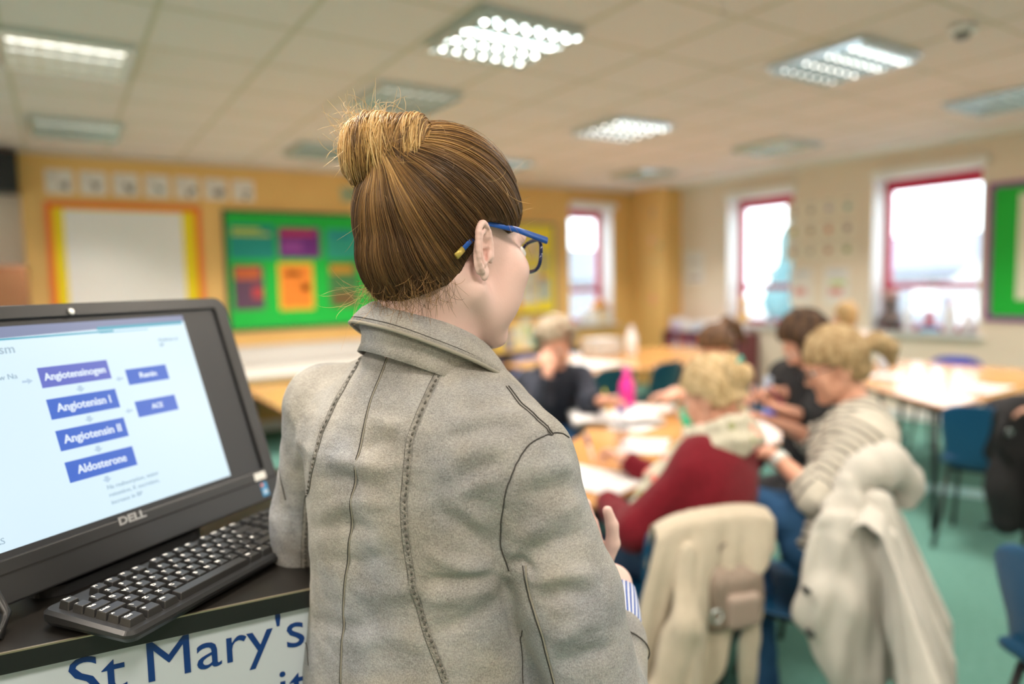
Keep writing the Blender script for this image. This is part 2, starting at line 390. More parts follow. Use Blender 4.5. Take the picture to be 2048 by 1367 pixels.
# ------------------------------------------------------------------ ceiling lights
m_lou = mat('louvre_aluminium', (.68, .77, .80), .22, metal=1.0)
m_house = mat('light_housing', (.35, .42, .44), .3, metal=.7)
BEAD_MESH = {}
def ceiling_light(label, x, y, s, e, proto={}):
    t = thing('ceiling_light', label, 'ceiling light', (x, y, CH-.005), 0, 'square louvred lights in the tiled ceiling')
    h = s/2; fr = MB()
    for b in ((-h, -h, -h+.02, h), (h-.02, -h, h, h), (-h+.02, -h, h-.02, -h+.02), (-h+.02, h-.02, h-.02, h)): fr.box((b[0], b[1], -.018), (b[2], b[3], 0))
    B('frame', fr, m_lou, t)
    B('housing', MB().box((-h+.02, -h+.02, -.006), (h-.02, h-.02, -.001)), m_house, t)
    lo = MB(); n = 7; c = (s-.04)/n
    for i in range(n+1):
        p = -h+.02+i*c; q = .004
        # wedge blades, thicker at the top like a parabolic louvre
        for ax in (0, 1):
            a = [(p-.002, -.045), (p+.002, -.045), (p+.011, -.008), (p-.011, -.008)]
            v = []
            for e_ in (-h+.02, h-.02):
                for (k, z) in a: v.append((k, e_, z) if ax == 0 else (e_, k, z))
            lo.add(v, [(0,1,2,3), (7,6,5,4), (0,4,5,1), (1,5,6,2), (2,6,7,3), (3,7,4,0)])
    B('louvre', lo, m_lou, t)
    mt = mat('tube_and_glint_%d' % int(e*10), (.9, .95, 1), .4, emit=(1.0, .96, .88), estr=e if e > 1.3 else e*2.6)  # shared glow of the tubes and of the added glint beads
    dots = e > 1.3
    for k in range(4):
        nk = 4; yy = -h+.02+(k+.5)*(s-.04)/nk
        if dots:      # glowing beads, added to imitate glints in the louvre cells
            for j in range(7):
                if 'lamp' not in BEAD_MESH: BEAD_MESH['lamp'] = MB().lathe([(.002, -.007), (.007, -.004), (.0085, 0), (.007, .004), (.002, .007)], (0, 0, 0), 10).mesh('lamp'); BEAD_MESH['lamp'].polygons.foreach_set('use_smooth', [True]*len(BEAD_MESH['lamp'].polygons))
                me = BEAD_MESH.setdefault(mt.name, BEAD_MESH['lamp'].copy()); me.materials.clear(); me.materials.append(mt)
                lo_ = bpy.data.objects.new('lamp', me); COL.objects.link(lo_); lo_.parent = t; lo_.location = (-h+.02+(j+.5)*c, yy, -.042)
        else: B('tube', MB().tube([(-h+.05, yy, -.0245), (h-.05, yy, -.0245)], .009, 8), mt, t, smooth=True)
    return t
for lb, (x, y, s, e, _) in zip([
    'louvred light nearest the left edge, over the white alcove side',
    'small looking louvred light at upper left just before the yellow wall',
    'brightest louvred light with rows of round bright spots, top centre',
    'pale blue louvred light directly above the hair bun',
    'violet dim louvred light by the yellow wall left of the hair bun',
    'large greenish louvred light at upper right',
    'louvred light with bright bluish cells in the middle of the ceiling',
    'pale green louvred light ahead of the two right hand windows',
    'faint louvred light just right of the presenter head',
    'very faint louvred light near the corner pier',
    'faint louvred light cut by the right edge of the photo'], LIGHTS):
    ceiling_light(lb, x, y, s, e)
m_diff = mat('diffuser', (.95, .93, .88), .4, emit=(1, .86, .66), estr=2.0)
for i, (x, y, pw) in enumerate(PANELS):
    t = thing('ceiling_light', 'square diffuser light panel in the ceiling above and behind the presenter', 'ceiling light', (x, y, CH-.005), 0, 'diffuser panels over the front of the room')
    fr = MB(); h = .3
    for b in ((-h, -h, -h+.02, h), (h-.02, -h, h, h), (-h+.02, -h, h-.02, -h+.02), (-h+.02, h-.02, h-.02, h)): fr.box((b[0], b[1], -.02), (b[2], b[3], 0))
    B('frame', fr, m_white, t); B('diffuser', MB().box((-h+.02, -h+.02, -.012), (h-.02, h-.02, -.004)), m_diff, t)
# motion sensor and speaker box
t = thing('motion_sensor', 'small white sensor box on the ceiling at upper right', 'sensor', (*PZ(1925, 55, CH-.01)[:2], CH-.005))
B('body', MB().box((-.06, -.05, -.035), (.06, .05, 0)), m_white, t, bevel=.008); B('lens', MB().lathe([(.03, -.06), (.036, -.05), (.04, -.034)], (0, 0, 0), 16), mat('dark_lens', (.15, .14, .12), .3), t, smooth=True)
t = thing('loudspeaker', 'black box loudspeaker high on the alcove wall at left edge', 'speaker', (-.49, YB-.06, 2.36))
B('cabinet', MB().box((-.24, -.12, 0), (.27, .10, .34)), mat('black_plastic', (.018, .018, .018), .5), t, bevel=.01)
B('grille', MB().box((-.22, -.128, .02), (.25, -.12, .32)), mat('speaker_cloth', (.03, .03, .03), .9, bump=.6, bscale=300), t)
B('bracket', MB().box((-.05, .10, .14), (.05, .22, .26)), mat('black_plastic', (.02,)*3), t)
t = thing('cupboard', 'plain brown wooden cupboard in front of the white wall at left edge', 'cupboard', (-.70, 7.05, 0))
mo = mat('brown_wood', (.30, .125, .05), .55, col2=(.24, .095, .035), nscale=6, stretch=(1, 1, 8))
B('body', MB().box((-.6, -.3, 0), (.5, .3, 1.72)), mo, t, bevel=.008)
for k, (x0, x1) in enumerate(((-.59, -.06), (-.04, .49))):
    d = B('door', MB().box((x0, -.322, .05), (x1, -.301, 1.68)), mo, t, bevel=.004); B('handle', MB().box((-.09 if k == 0 else -.02, -.345, .9), (-.075 if k == 0 else -.005, -.322, 1.05)), m_lou, d)

# ------------------------------------------------------------------ boards and papers
def board(name, label, cat, side, u0, u1, z0, z1, frame_m, fw, face_m, depth=.02):
    if side == 'back': t = thing(name, label, cat, ((u0+u1)/2, YB, (z0+z1)/2), 0)
    else: t = thing(name, label, cat, (XR, (u0+u1)/2, (z0+z1)/2), -math.pi/2)
    w = (u1-u0)/2; h = (z1-z0)/2; fr = MB()
    for b in ((-w, -h, -w+fw, h), (w-fw, -h, w, h), (-w+fw, -h, w-fw, -h+fw), (-w+fw, h-fw, w-fw, h)): fr.box((b[0], -depth-.006, b[1]), (b[2], -.001, b[3]))
    B('frame', fr, frame_m, t, bevel=.003); B('panel', MB().box((-w+fw, -depth, -h+fw), (w-fw, -.001, h-fw)), face_m, t); return t
def paper(name, label, cat, side, u0, u1, z0, z1, m, off=.001, group=None, marks=()):
    if side == 'back': t = thing(name, label, cat, ((u0+u1)/2, YB-off, (z0+z1)/2), 0, group)
    else: t = thing(name, label, cat, (XR-off, (u0+u1)/2, (z0+z1)/2), -math.pi/2, group)
    w = (u1-u0)/2; h = (z1-z0)/2
    B('sheet', MB().box((-w, -.003, -h), (w, 0, h)), m, t)
    for (nm, x0, x1, a0, a1, mm) in marks: B(nm, MB().box((x0*w, -.005, a0*h), (x1*w, -.003, a1*h)), mm, t)
    return t
C = lambda r, g, b, ro=.6: mat('flat_%d_%d_%d' % (r*100, g*100, b*100), (r, g, b), ro)
m_pap = C(.78, .72, .66); m_ink = C(.20, .16, .14); m_graph = C(.42, .36, .34)
import itertools
letters = [('m', 'a mug'), ('n', 'a nut'), ('s', 'a snake'), ('b', 'blocks'), ('d', 'a drum'), ('q', 'a coin'), ('r', 'a ring')]
ords = ['leftmost white alphabet card in the row above the boards', 'second white alphabet card from the left, above the orange framed board', 'third white alphabet card from the left, above the orange framed board', 'middle white alphabet card with the darkest picture, fourth in the row', 'fifth white alphabet card, above the right end of the orange framed board', 'sixth white alphabet card, above the gap between the two boards', 'last white alphabet card at the right end of the row, above the green board']
for i in range(7):
    x0 = -.03+i*.262
    t = paper('alphabet_card', ords[i], 'card', 'back', x0, x0+.212, 2.385, 2.595, m_pap, group='alphabet cards along the top of the yellow wall')
    g2 = text_mesh('letter', 'mnsbdqr'[i], .09, m_graph, t, (-.05, -.004, .05), (math.radians(90), 0, 0))
    r = random.Random(i); pic = MB()
    for k in range(3+i % 3):
        cx, cz = r.uniform(.0, .06), r.uniform(-.07, -.0)
        pic.lathe([(.005, 0), (r.uniform(.014, .028), .0005), (.01, .0012)], (0, 0, 0), 10)
        for q in range(30): x_, y_, z_ = pic.v[-30+q]; pic.v[-30+q] = (x_+cx, -.003-z_, y_+cz)
    B('picture', pic, C(.15, .20, .20) if i == 3 else m_ink, t)
# orange framed board with yellow border strips and a big paper sheet
t = board('display_board', 'display board with orange frame, yellow borders and a large white sheet', 'display board', 'back', -.05, 1.225, 1.02, 2.31, C(.85, .16, .02), .05, C(.86, .66, .0))
m_sheet = mat('sheet_of_writing', (.82, .79, .76), .6, col2=(.66, .63, .62), nscale=45, nlo=.58, nhi=.75)
B('paper_sheet', MB().box((-.50, -.024, -.55), (.47, -.021, .575)), m_sheet, t)
# green board
t = board('notice_board', 'large green display board with dark frame behind the presenter', 'display board', 'back', 1.43, 3.22, 1.06, 2.295, C(.03, .045, .05), .03, C(.0, .47, .045))
orange = C(.85, .24, .02); purple = C(.16, .02, .22); teal = C(.0, .26, .22); dk = C(.11, .05, .10)
for nm, lb, u0, u1, z0, z1, m, marks in [
    ('poster', 'teal poster with yellow lettering at the top left of the green board', 1.485, 1.93, 1.80, 2.15, teal, [('title_line', -.9, .35, .62, .78, C(.55, .60, .05)), ('title_line', -.9, .8, .36, .52, C(.55, .60, .05))]),
    ('poster', 'purple poster with red heading in the upper row of the green board', 1.97, 2.41, 1.81, 2.13, purple, [('heading', -.9, .75, .45, .85, C(.5, .03, .12)), ('text_block', -.85, .1, -.6, .1, C(.28, .05, .30))]),
    ('poster', 'light teal poster at upper right of the green board beside the hair', 2.48, 2.86, 1.80, 2.12, C(.02, .36, .26), [('heading', -.8, .5, .4, .75, C(.0, .25, .30))]),
    ('poster', 'dark maroon poster with orange text at lower left of the green board', 1.50, 1.80, 1.28, 1.74, dk, [('heading', -.9, .8, .35, .9, C(.55, .12, .03)), ('text_line', .2, .9, -.5, .0, C(.5, .05, .06))]),
    ('poster', 'bright orange poster in the middle of the lower row on the green board', 1.95, 2.32, 1.26, 1.76, C(.80, .48, .02), [('panel', -.86, .86, -.88, .88, orange), ('text_line', -.6, .3, .45, .6, C(.7, .12, .0)), ('picture', .3, .7, -.2, .1, C(.5, .08, .0))]),
    ('poster', 'dark olive poster with orange heading next to the presenter hair', 2.49, 2.82, 1.27, 1.76, C(.06, .20, .06), [('heading', -.9, .7, .5, .9, C(.55, .28, .02)), ('text_block', -.8, .8, -.9, -.3, C(.16, .10, .03))])]:
    paper(nm, lb, 'poster', 'back', u0, u1, z0, z1, m, off=.021, marks=marks)
paper('pink_cutout', 'pink paper shape on the green board behind the neck', 'paper decoration', 'back', 2.93, 3.14, 1.40, 1.60, C(.75, .08, .20), off=.021, marks=[('paper_fold', -.5, .6, -.6, -.2, C(.55, .04, .12))])
paper('small_sign', 'small pale green sign above the right end of the green board', 'sign', 'back', 2.67, 2.95, 2.43, 2.59, C(.40, .45, .28), marks=[('text_line', -.6, .3, -.3, .3, C(.15, .25, .15))])
t = board('display_board', 'yellow display board with grey frame between the presenter face and window', 'display board', 'back', 4.86, 5.58, 1.06, 2.27, C(.18, .20, .16), .035, C(.86, .68, .03))
for k, (u0, u1, z0, z1, m) in enumerate([(5.12, 5.30, 1.82, 2.05, C(.80, .60, .30)), (5.33, 5.45, 1.60, 1.90, C(.45, .40, .20)), (5.02, 5.14, 1.22, 1.62, C(.70, .70, .68)), (5.17, 5.28, 1.22, 1.66, C(.58, .56, .55)), (5.33, 5.45, 1.26, 1.55, C(.30, .45, .60)), (5.30, 5.42, 1.50, 1.58, C(.80, .25, .12)), (4.93, 5.02, 1.14, 1.32, C(.85, .30, .05))]):
    paper('pinned_sheet', ['tan picture sheet near the top of the yellow board', 'olive sheet at the right side of the yellow board', 'left tall white sheet in the middle of the yellow board', 'right tall grey sheet in the middle of the yellow board', 'blue picture sheet low on the yellow board', 'small red strip pinned above the blue sheet on the yellow board', 'orange scrap at the lower left of the yellow board'][k], 'paper', 'back', u0, u1, z0, z1, m, off=.021, marks=[('text_line', -.6, .6, -.2, .1, m_graph)])
# right wall
t = board('display_board', 'green display board with purple border at the right edge of the photo', 'display board', 'right', 1.6, 3.05, 1.04, 2.31, C(.24, .06, .26), .05, C(.0, .45, .03))
paper('mounted_sheet', 'cream paper mounted on the purple bordered green board', 'paper', 'right', 1.85, 2.80, 1.24, 2.19, C(.78, .76, .60), off=.021, marks=[('text_line', -.7, .7, .5, .6, m_graph)])
paper('notice', 'pale notice sheet on the cream wall between pier and window', 'notice', 'right', 6.46, 6.80, 1.42, 1.87, C(.80, .78, .76), marks=[('text_line', -.6, .6, -.75, -.6, m_graph), ('text_line', -.6, .6, .3, .45, C(.6, .58, .6))])
m_poster = C(.80, .73, .60)
cols = [[(.45,.30,.30),(.35,.25,.20),(.45,.35,.45),(.20,.40,.35)], [(.30,.32,.02),(.30,.16,.06),(.55,.10,.02),(.25,.10,.12)], [(.40,.22,.20),(.45,.38,.32),(.50,.16,.08),(.20,.26,.02)]]
rown = ['top', 'middle', 'bottom']; coln = ['first', 'second', 'third', 'last']
for r_ in range(3):
    for c_ in range(4):
        y1 = 5.20-c_*.222; z1 = 2.36-r_*.232
        t = paper('fruit_card', '%s picture card in the %s row of the fruit cards between the windows' % (coln[c_], rown[r_]), 'card', 'right', y1-.20, y1, z1-.215, z1, m_poster, group='fruit cards between the right wall windows')
        f = MB().lathe([(.004, 0), (.036, .001), (.036, .004), (.004, .005)], (0, 0, 0), 14); f.v = [(p[0]*.9, -.003-p[2], p[1]-.01) for p in f.v]
        B('fruit_picture', f, C(*cols[r_][c_]), t); B('caption', MB().box((-.05, -.0045, .065), (.05, -.003, .08)), m_graph, t)
for k, (u0, u1) in enumerate(((4.85, 5.14), (4.40, 4.70))):
    t = paper('chart_poster', ['pale chart with a red drawing below the fruit cards, nearer the far window', 'pale chart with green and red drawing below the fruit cards, nearer the near window'][k], 'poster', 'right', u0, u1, 1.17, 1.59, C(.80, .77, .72), marks=[('drawing', -.6, .5, -.5, -.1, C(.72, .35, .32)), ('heading', -.7, .7, .6, .8, C(.6, .62, .66))] + ([('plant_drawing', -.5, .7, .05, .25, C(.45, .62, .15))] if k else []))
# stickers on the pier face
for k, (px, py, w, h, c) in enumerate([(1306, 425, .05, .15, (.30, .25, .30)), (1303, 480, .09, .10, (.85, .45, .40)), (1320, 490, .06, .12, (.30, .42, .20)), (1308, 520, .06, .10, (.60, .60, .30)), (1306, 598, .10, .16, (.85, .28, .22))]):
    r = cf + cr*((px-1024)/FPX) + cu*((683.5-py)/FPX); P = CAM + r*(6.99/r[0])
    t = thing('wall_sticker', ['dark sticker high on the yellow pier', 'pink paper flower on the pier below the dark sticker', 'green paper leaf on the right part of the pier', 'pale green paper leaf in the middle of the pier', 'red paper bird low on the yellow pier'][k], 'decoration', (6.99, P[1], P[2]), -math.pi/2)
    v = []; 
    for a in range(10):
        rr = 1 if a % 2 == 0 else .6; v.append((w*.5*rr*math.cos(a*.628), h*.5*rr*math.sin(a*.628)))
    f = MB().prism(v, 0, .003); f.v = [(p[0], -p[2], p[1]) for p in f.v]; B('cutout', f, C(*c), t)
    B('centre', MB().box((-w*.12, -.005, -h*.12), (w*.12, -.003, h*.12)), C(.8, .6, .3), t)

# ------------------------------------------------------------------ things on the sills
def box_thing(name, label, cat, c, s, m, rz=0, extra=None, group=None):
    t = thing(name, label, cat, c, rz, group); B('body', MB().box((-s[0]/2, -s[1]/2, 0), (s[0]/2, s[1]/2, s[2])), m, t, bevel=min(s)*.12)
    if extra: B(*extra(s), parent=t)
    return t
def lid(m, nm='lid'): return lambda s: (nm, MB().box((-s[0]/2-.004, -s[1]/2-.004, s[2]), (s[0]/2+.004, s[1]/2+.004, s[2]+.015)), m)
sz = WZ0+.001
box_thing('storage_box', 'white plastic box standing on the sill of the back wall window', 'box', (6.22, YB+.10, sz), (.24, .17, .15), m_white, extra=lid(m_white))
t = thing('toy_house', 'orange and cream toy on the right of the back window sill', 'toy', (6.42, YB+.09, sz)); B('walls', MB().box((-.09, -.07, 0), (.09, .07, .20)), C(.80, .66, .42), t)
B('roof', MB().add([(-.12,-.09,.2),(.12,-.09,.2),(.12,.09,.2),(-.12,.09,.2),(0,-.09,.33),(0,.09,.33)], [(0,1,4),(2,3,5),(0,4,5,3),(1,2,5,4),(0,3,2,1)]), C(.62, .26, .04), t)
def bottle(name, label, cat, c, r, h, m, mcap, group=None, rz=0):
    t = thing(name, label, cat, c, rz, group)
    B('body', MB().lathe([(r*.9, 0), (r, .01), (r, h*.62), (r*.75, h*.75), (r*.42, h*.82), (r*.42, h*.88)], (0,0,0), 20), m, t, smooth=True)
    B('cap', MB().lathe([(r*.5, h*.88), (r*.52, h*.9), (r*.52, h*.985), (r*.4, h)], (0,0,0), 16), mcap, t, smooth=True); return t
X2 = XR+.14
t = thing('wooden_model', 'orange wooden toy on the left of the far right-wall window sill', 'toy', (X2, 5.93, sz)); B('base', MB().box((-.06, -.05, 0), (.06, .05, .14)), C(.80, .50, .16), t); B('top', MB().lathe([(.02, .14), (.055, .2), (.05, .30), (.02, .36)], (0,0,0), 14), C(.75, .42, .12), t, smooth=True)
t = thing('small_plant', 'small grey potted plant low on the far right-wall window sill', 'plant', (X2, 5.52, sz)); B('pot', MB().lathe([(.04, 0), (.055, .08)], (0,0,0), 14), C(.5, .52, .6), t, smooth=True)
lf = MB()
for k in range(9):
    a = k*.7; lf.tube([(0, 0, .08), (.04*math.cos(a), .04*math.sin(a), .12), (.08*math.cos(a), .08*math.sin(a), .12)], [.004, .012, .002], 5)
B('leaves', lf, C(.25, .30, .35), t)
t = thing('stuffed_toy', 'dark soft toy with pink head at left of the near right-wall window', 'toy', (X2, 4.0, sz))
s_ = SDF((X2-.14, 3.84, sz-.02), (X2+.14, 4.16, sz+.42), .012); s_.ell((X2, 4.0, sz+.12), (.08, .10, .12)); s_.ell((X2-.01, 4.01, sz+.28), (.07, .085, .08)); s_.cap((X2-.05, 3.92, sz+.15), (X2-.07, 3.89, sz+.06), .03); s_.cap((X2-.05, 4.08, sz+.15), (X2-.07, 4.10, sz+.06), .03)
S('body', s_, mat('toy_fur', (.06, .07, .09), .9, col2=(.30, .22, .20), nscale=22), t)
s_ = SDF((X2-.14, 3.88, sz+.25), (X2+.1, 4.14, sz+.5), .01); s_.ell((X2-.01, 4.01, sz+.38), (.08, .10, .05)); S('hat', s_, C(.55, .33, .30), t)
bottle('glue_bottle', 'white glue bottle standing right of the dark soft toy on the sill', 'bottle', (X2-.06, 3.80, sz), .045, .30, C(.85, .86, .9), C(.8, .82, .86))
t = thing('toy_bear', 'small red and blue figure in the middle of the near window sill', 'toy', (X2, 3.62, sz)); s_ = SDF((X2-.12, 3.5, sz-.02), (X2+.12, 3.74, sz+.26), .01); s_.ell((X2, 3.62, sz+.09), (.04, .05, .09)); s_.ell((X2, 3.62, sz+.19), (.035, .04, .04)); S('body', s_, C(.50, .10, .14), t)
B('stand', MB().lathe([(.10, 0), (.09, .03), (.03, .05)], (0,0,0), 16), C(.08, .35, .55), t, smooth=True)
bottle('glue_bottle', 'tall clear bottle at right of the near window sill', 'bottle', (X2-.05, 3.40, sz), .055, .34, C(.86, .86, .9), C(.75, .2, .35))
bottle('glue_bottle', 'round white jar in front of the pink lidded bottle on the sill', 'jar', (X2+.04, 3.27, sz), .07, .20, C(.85, .82, .85), C(.85, .85, .85))

# ------------------------------------------------------------------ low furniture along the walls
m_lam = mat('wood_laminate', (.56, .29, .10), .20, col2=(.49, .245, .08), nscale=5, stretch=(1, 7, 1), spec=.5)
m_edge = mat('table_edge', (.30, .14, .05), .5)
m_steel = mat('black_steel', (.012, .013, .015), .4)
m_pine = mat('pale_wood', (.66, .40, .15), .45, col2=(.60, .35, .12), nscale=5, stretch=(6, 1, 1))
m_wlam = mat('white_laminate', (.62, .60, .56), .4)
t = thing('worktop', 'white topped wooden worktop against the yellow wall below the green board', 'worktop', (2.3, 6.9, 0))
B('top', MB().box((-1.1, -.6, .695), (1.2, .58, .72)), m_wlam, t, bevel=.003); B('apron', MB().box((-1.08, -.605, .64), (1.18, -.59, .70)), m_pine, t)
for x_ in (-1.05, .05, 1.1): B('side_panel', MB().box((x_, -.55, 0), (x_+.03, .56, .695)), m_pine, t)
box_thing('paper_tray', 'long low white tray lying at the back of the white worktop', 'tray', (2.25, 7.37, .721), (1.9, .2, .17), m_wlam, extra=lid(m_wlam, 'rim'))
# shelf unit under the yellow board with books on top
t = thing('shelf_unit', 'low wooden shelf unit below the yellow display board', 'shelf unit', (4.95, 7.28, 0))
B('top', MB().box((-.95, -.2, .64), (.75, .2, .67)), m_pine, t, bevel=.004); B('back_panel', MB().box((-.93, .17, .05), (.73, .19, .64)), C(.03, .03, .04), t)
for x_ in (-.95, -.4, .15, .72): B('upright', MB().box((x_, -.2, 0), (x_+.03, .17, .64)), m_steel, t)
B('shelf', MB().box((-.92, -.19, .28), (.72, .17, .3)), m_pine, t)
bins = [('dark blue book bin on the shelf', (.02,.03,.10)), ('pale violet book bin on the shelf', (.30,.32,.60)), ('sky blue book bin with orange picture', (.03,.25,.50))]
for k in range(3):
    box_thing('book_bin', ['dark navy book bin in the shelf unit, leftmost bay', 'pale violet book bin in the middle bay of the shelf unit', 'sky blue book bin in the bay behind the curly haired person'][k], 'bin', (4.28+k*.55, 7.16, .301), (.40, .2, .28), C(*bins[k][1]), extra=lambda s: ('label', MB().box((-.06, -s[1]/2-.003, .1), (.06, -s[1]/2, .18)), C(.6, .5, .4)))
cl = [(.70,.12,.08),(.05,.10,.10),(.75,.60,.05),(.15,.20,.35),(.80,.74,.40),(.75,.75,.60),(.20,.50,.40),(.80,.55,.30),(.80,.78,.72),(.55,.60,.20),(.78,.70,.60)]
for k in range(11):
    h = .24+.06*((k*7) % 3); 
    t = thing('picture_book', '%s picture book on the low shelf below the yellow board, %s' % (['red', 'black', 'yellow', 'navy', 'cream', 'grey white', 'mint green', 'orange', 'white', 'olive', 'beige'][k], ['left end', 'second from left', 'third from left', 'fourth from left', 'left of the middle', 'in the middle', 'right of the middle', 'fourth from right', 'third from right', 'second from right', 'right end'][k]), 'book', (4.25+k*.135, 7.25, .671), 0, 'picture books on the low shelf')
    B('cover', MB().box((-.058, -.012, 0), (.058, .012, h)), C(*cl[k]), t); B('picture', MB().box((-.035, -.0135, h*.4), (.035, -.012, h*.8)), C(*cl[(k+4) % 11]), t)
# bookshelf at the right wall
t = thing('bookcase', 'low dark bookcase against the cream wall right of the pier', 'bookcase', (7.08, 6.20, 0))
B('carcass', MB().box((-.02, -.62, 0), (.20, .62, .05)).box((-.02, -.62, .05), (0, .62, .06)).box((-.17, -.62, .46), (.2, .62, .48)).box((-.17, -.62, .78), (.2, .62, .80)).box((-.17, -.64, 0), (.2, -.62, .80)).box((-.17, .62, 0), (.2, .64, .80)).box((.18, -.62, 0), (.2, .62, .8)), C(.20, .05, .06), t)
rnd = random.Random(3); y_ = 5.64; k = 0
bcol = [(.02,.03,.12), (.45,.06,.05), (.02,.08,.25), (.50,.10,.06), (.35,.02,.07), (.25,.30,.35), (.40,.03,.10)]
desc = ['navy', 'red', 'blue', 'brick red', 'crimson', 'grey', 'wine red']
pos_w = ['at the near end', 'second from the near end', 'third from the near end', 'fourth from the near end', 'fifth from the near end', 'sixth from the near end', 'seventh from the near end', 'eighth from the near end', 'ninth from the near end', 'tenth from the near end', 'eleventh from the near end', 'twelfth from the near end', 'close to the far end', 'at the far end']
while y_ < 6.72 and k < 14:
    w = .078; c = bcol[k % 7]
    t = thing('file_book', '%s book in the low bookcase, %s of its row' % (desc[k % 7], pos_w[k]), 'book', (7.02, y_+w/2, .481), 0, 'books in the low bookcase')
    B('cover', MB().box((-.09, -w/2+.003, 0), (.10, w/2-.003, .25)), C(*c), t, bevel=.003); B('spine_label', MB().box((-.092, -w/4, .08), (-.09, w/4, .16)), C(.55, .5, .5), t); y_ += w; k += 1
for k in range(6):
    t = thing('paper_stack', ['white papers heaped at the near end on the bookcase', 'pink folder leaning on the bookcase top', 'white box file on the middle of the bookcase top', 'blue tipped papers on the bookcase top', 'white stack beside the pier on the bookcase top', 'lilac folder leaning at the far end of the bookcase top'][k], 'papers', (7.06, 5.72+k*.19, .801), random.uniform(-.2, .2), 'papers on the bookcase top')
    h = [.13, .17, .15, .14, .12, .17][k]; c = [(.8,.8,.8), (.75,.3,.45), (.82,.8,.8), (.55,.65,.8), (.8,.78,.8), (.6,.5,.7)][k]
    B('stack', MB().box((-.10, -.08, 0), (.1, .08, h*.6)), C(*c), t, bevel=.006); B('cover_sheet', MB().box((-.102, -.07, h*.6), (.08, .075, h)), C(.82, .8, .82), t, bevel=.01)

# ------------------------------------------------------------------ outside
m_out = mat('pale_render', (.36, .37, .40), .9)
gnd = MB().box((XR+.6, -30, -1.2), (70, 60, -1.0)).box((-30, YB+.6, -1.2), (XR+.6, 60, -1.0)).box((-30, -30, -1.2), (XL-.6, YB+.6, -1.0)); o = struct('ground_outside', gnd, mat('asphalt', (.5, .5, .5), .9)); o.name = 'floor_outside'
def house(label, c, w, d, h, rh, rz, mw, mr):
    t = thing('house', label, 'house', c, rz)
    B('wall', MB().box((-w/2, -d/2, 0), (w/2, d/2, h)), mw, t)
    B('roof', MB().add([(-w/2-.3,-d/2-.3,h),(w/2+.3,-d/2-.3,h),(w/2+.3,d/2+.3,h),(-w/2-.3,d/2+.3,h),(-w/2-.3,0,h+rh),(w/2+.3,0,h+rh)], [(0,1,5,4),(2,3,4,5),(0,4,3),(1,2,5),(0,3,2,1)]), mr, t)
    for k in range(3):
        f = B('window', MB().box((-w/2+w*(k+.5)/3-.5, -d/2-.04, h*.35), (-w/2+w*(k+.5)/3+.5, -d/2, h*.75)), m_white, t)
    return t
house('long low pale building with lavender roof seen through the near window', (34, 14.5, -1.0), 15, 9, 2.6, 1.7, -math.pi/2, m_out, mat('lavender_roof', (.24, .25, .31), .8))
house('white gabled building seen at right through the near window', (22.0, 6.2, -1.0), 6, 6, 2.0, 2.6, .2, mat('white_render', (.7,.7,.7), .9), mat('white_roof', (.6,.6,.6), .8))
house('pale house seen through the back wall window', (16.5, 27, -1.0), 14, 8, 2.5, 1.6, .1, m_out, mat('grey_roof', (.20, .21, .24), .8))
t = thing('tree', 'blue green tree behind the far right-wall window', 'tree', (18.75, 12.75, -1.0))
s_ = SDF((16.5, 10.5, -.6), (21, 15.0, 6), .16)
for k in range(26):
    a = random.uniform(0, 6.28); rr = random.uniform(0, 1.1); zz = random.uniform(0, 1); s_.ell((18.75+rr*.6*math.cos(a)*(1.25-zz), 12.75+rr*.6*math.sin(a)*(1.25-zz), .5+2.5*zz), [random.uniform(.4, .65)]*3, k=.2)
S('crown', s_, mat('tree_leaves', (.10, .20, .22), .9, col2=(.14, .26, .27), nscale=3, bump=1, bscale=6), t)
B('trunk', MB().tube([(0, 0, 0), (0, 0, 1.8)], .18, 10), C(.08, .05, .04), t)
# ------------------------------------------------------------------ tables
def table(label, poly, h, leg_pts, m_top=m_lam, group=None):
    c = np.mean(np.array(poly), 0); t = thing('classroom_table', label, 'table', (c[0], c[1], 0), 0, group)
    P = [(p[0]-c[0], p[1]-c[1]) for p in poly]
    B('tabletop', MB().prism(P, h-.018, h), m_top, t, bevel=.004)
    ed = MB(); n = len(P)
    for i in range(n):
        a = np.array(P[i]); b = np.array(P[(i+1) % n]); ed.tube([(a[0], a[1], h-.012), (b[0], b[1], h-.012)], .0105, 8)
    B('edging', ed, m_edge, t, smooth=True)
    fr = MB(); L = [(p[0]-c[0], p[1]-c[1]) for p in leg_pts]; n = len(L)
    for i in range(n):
        a, b = L[i], L[(i+1) % n]; fr.tube([(a[0], a[1], h-.05), (b[0], b[1], h-.05)], .014, 8)
    B('frame', fr, m_steel, t)
    for p in L: B('leg', MB().tube([(p[0], p[1], 0), (p[0], p[1], h-.02)], .016, 12), m_steel, t, smooth=True)
    return t
def inset(poly, d):
    c = np.mean(np.array(poly), 0); return [tuple(np.array(p)+(c-np.array(p))*d) for p in poly]
near_p = [(1.46, 1.83), (2.3, 1.98), (3.05, 2.05), (3.2, 2.5), (3.15, 3.1), (2.85, 3.42), (2.22, 2.75), (1.55, 2.35)]
table('orange wood group table covered in papers, in front of the red jumper person', near_p, .72, inset(near_p, .14)[::2])
t2p = [(3.55, 4.45), (5.15, 4.50), (6.0, 4.9), (5.9, 5.75), (4.6, 5.9), (3.5, 5.6)]
table('glossy wood table in the middle distance behind the two dark empty chairs', t2p, .72, inset(t2p, .12)[::2])
trp = [(4.11, 1.90), (5.25, 1.87), (6.15, 2.30), (6.1, 3.2), (5.42, 3.28), (4.52, 2.58)]
table('glossy wood table reflecting the window, at the right of the photo', trp, .75, [(4.20, 1.99), (5.25, 1.98), (6.0, 2.4), (5.95, 3.1), (5.45, 3.15), (4.62, 2.55)])
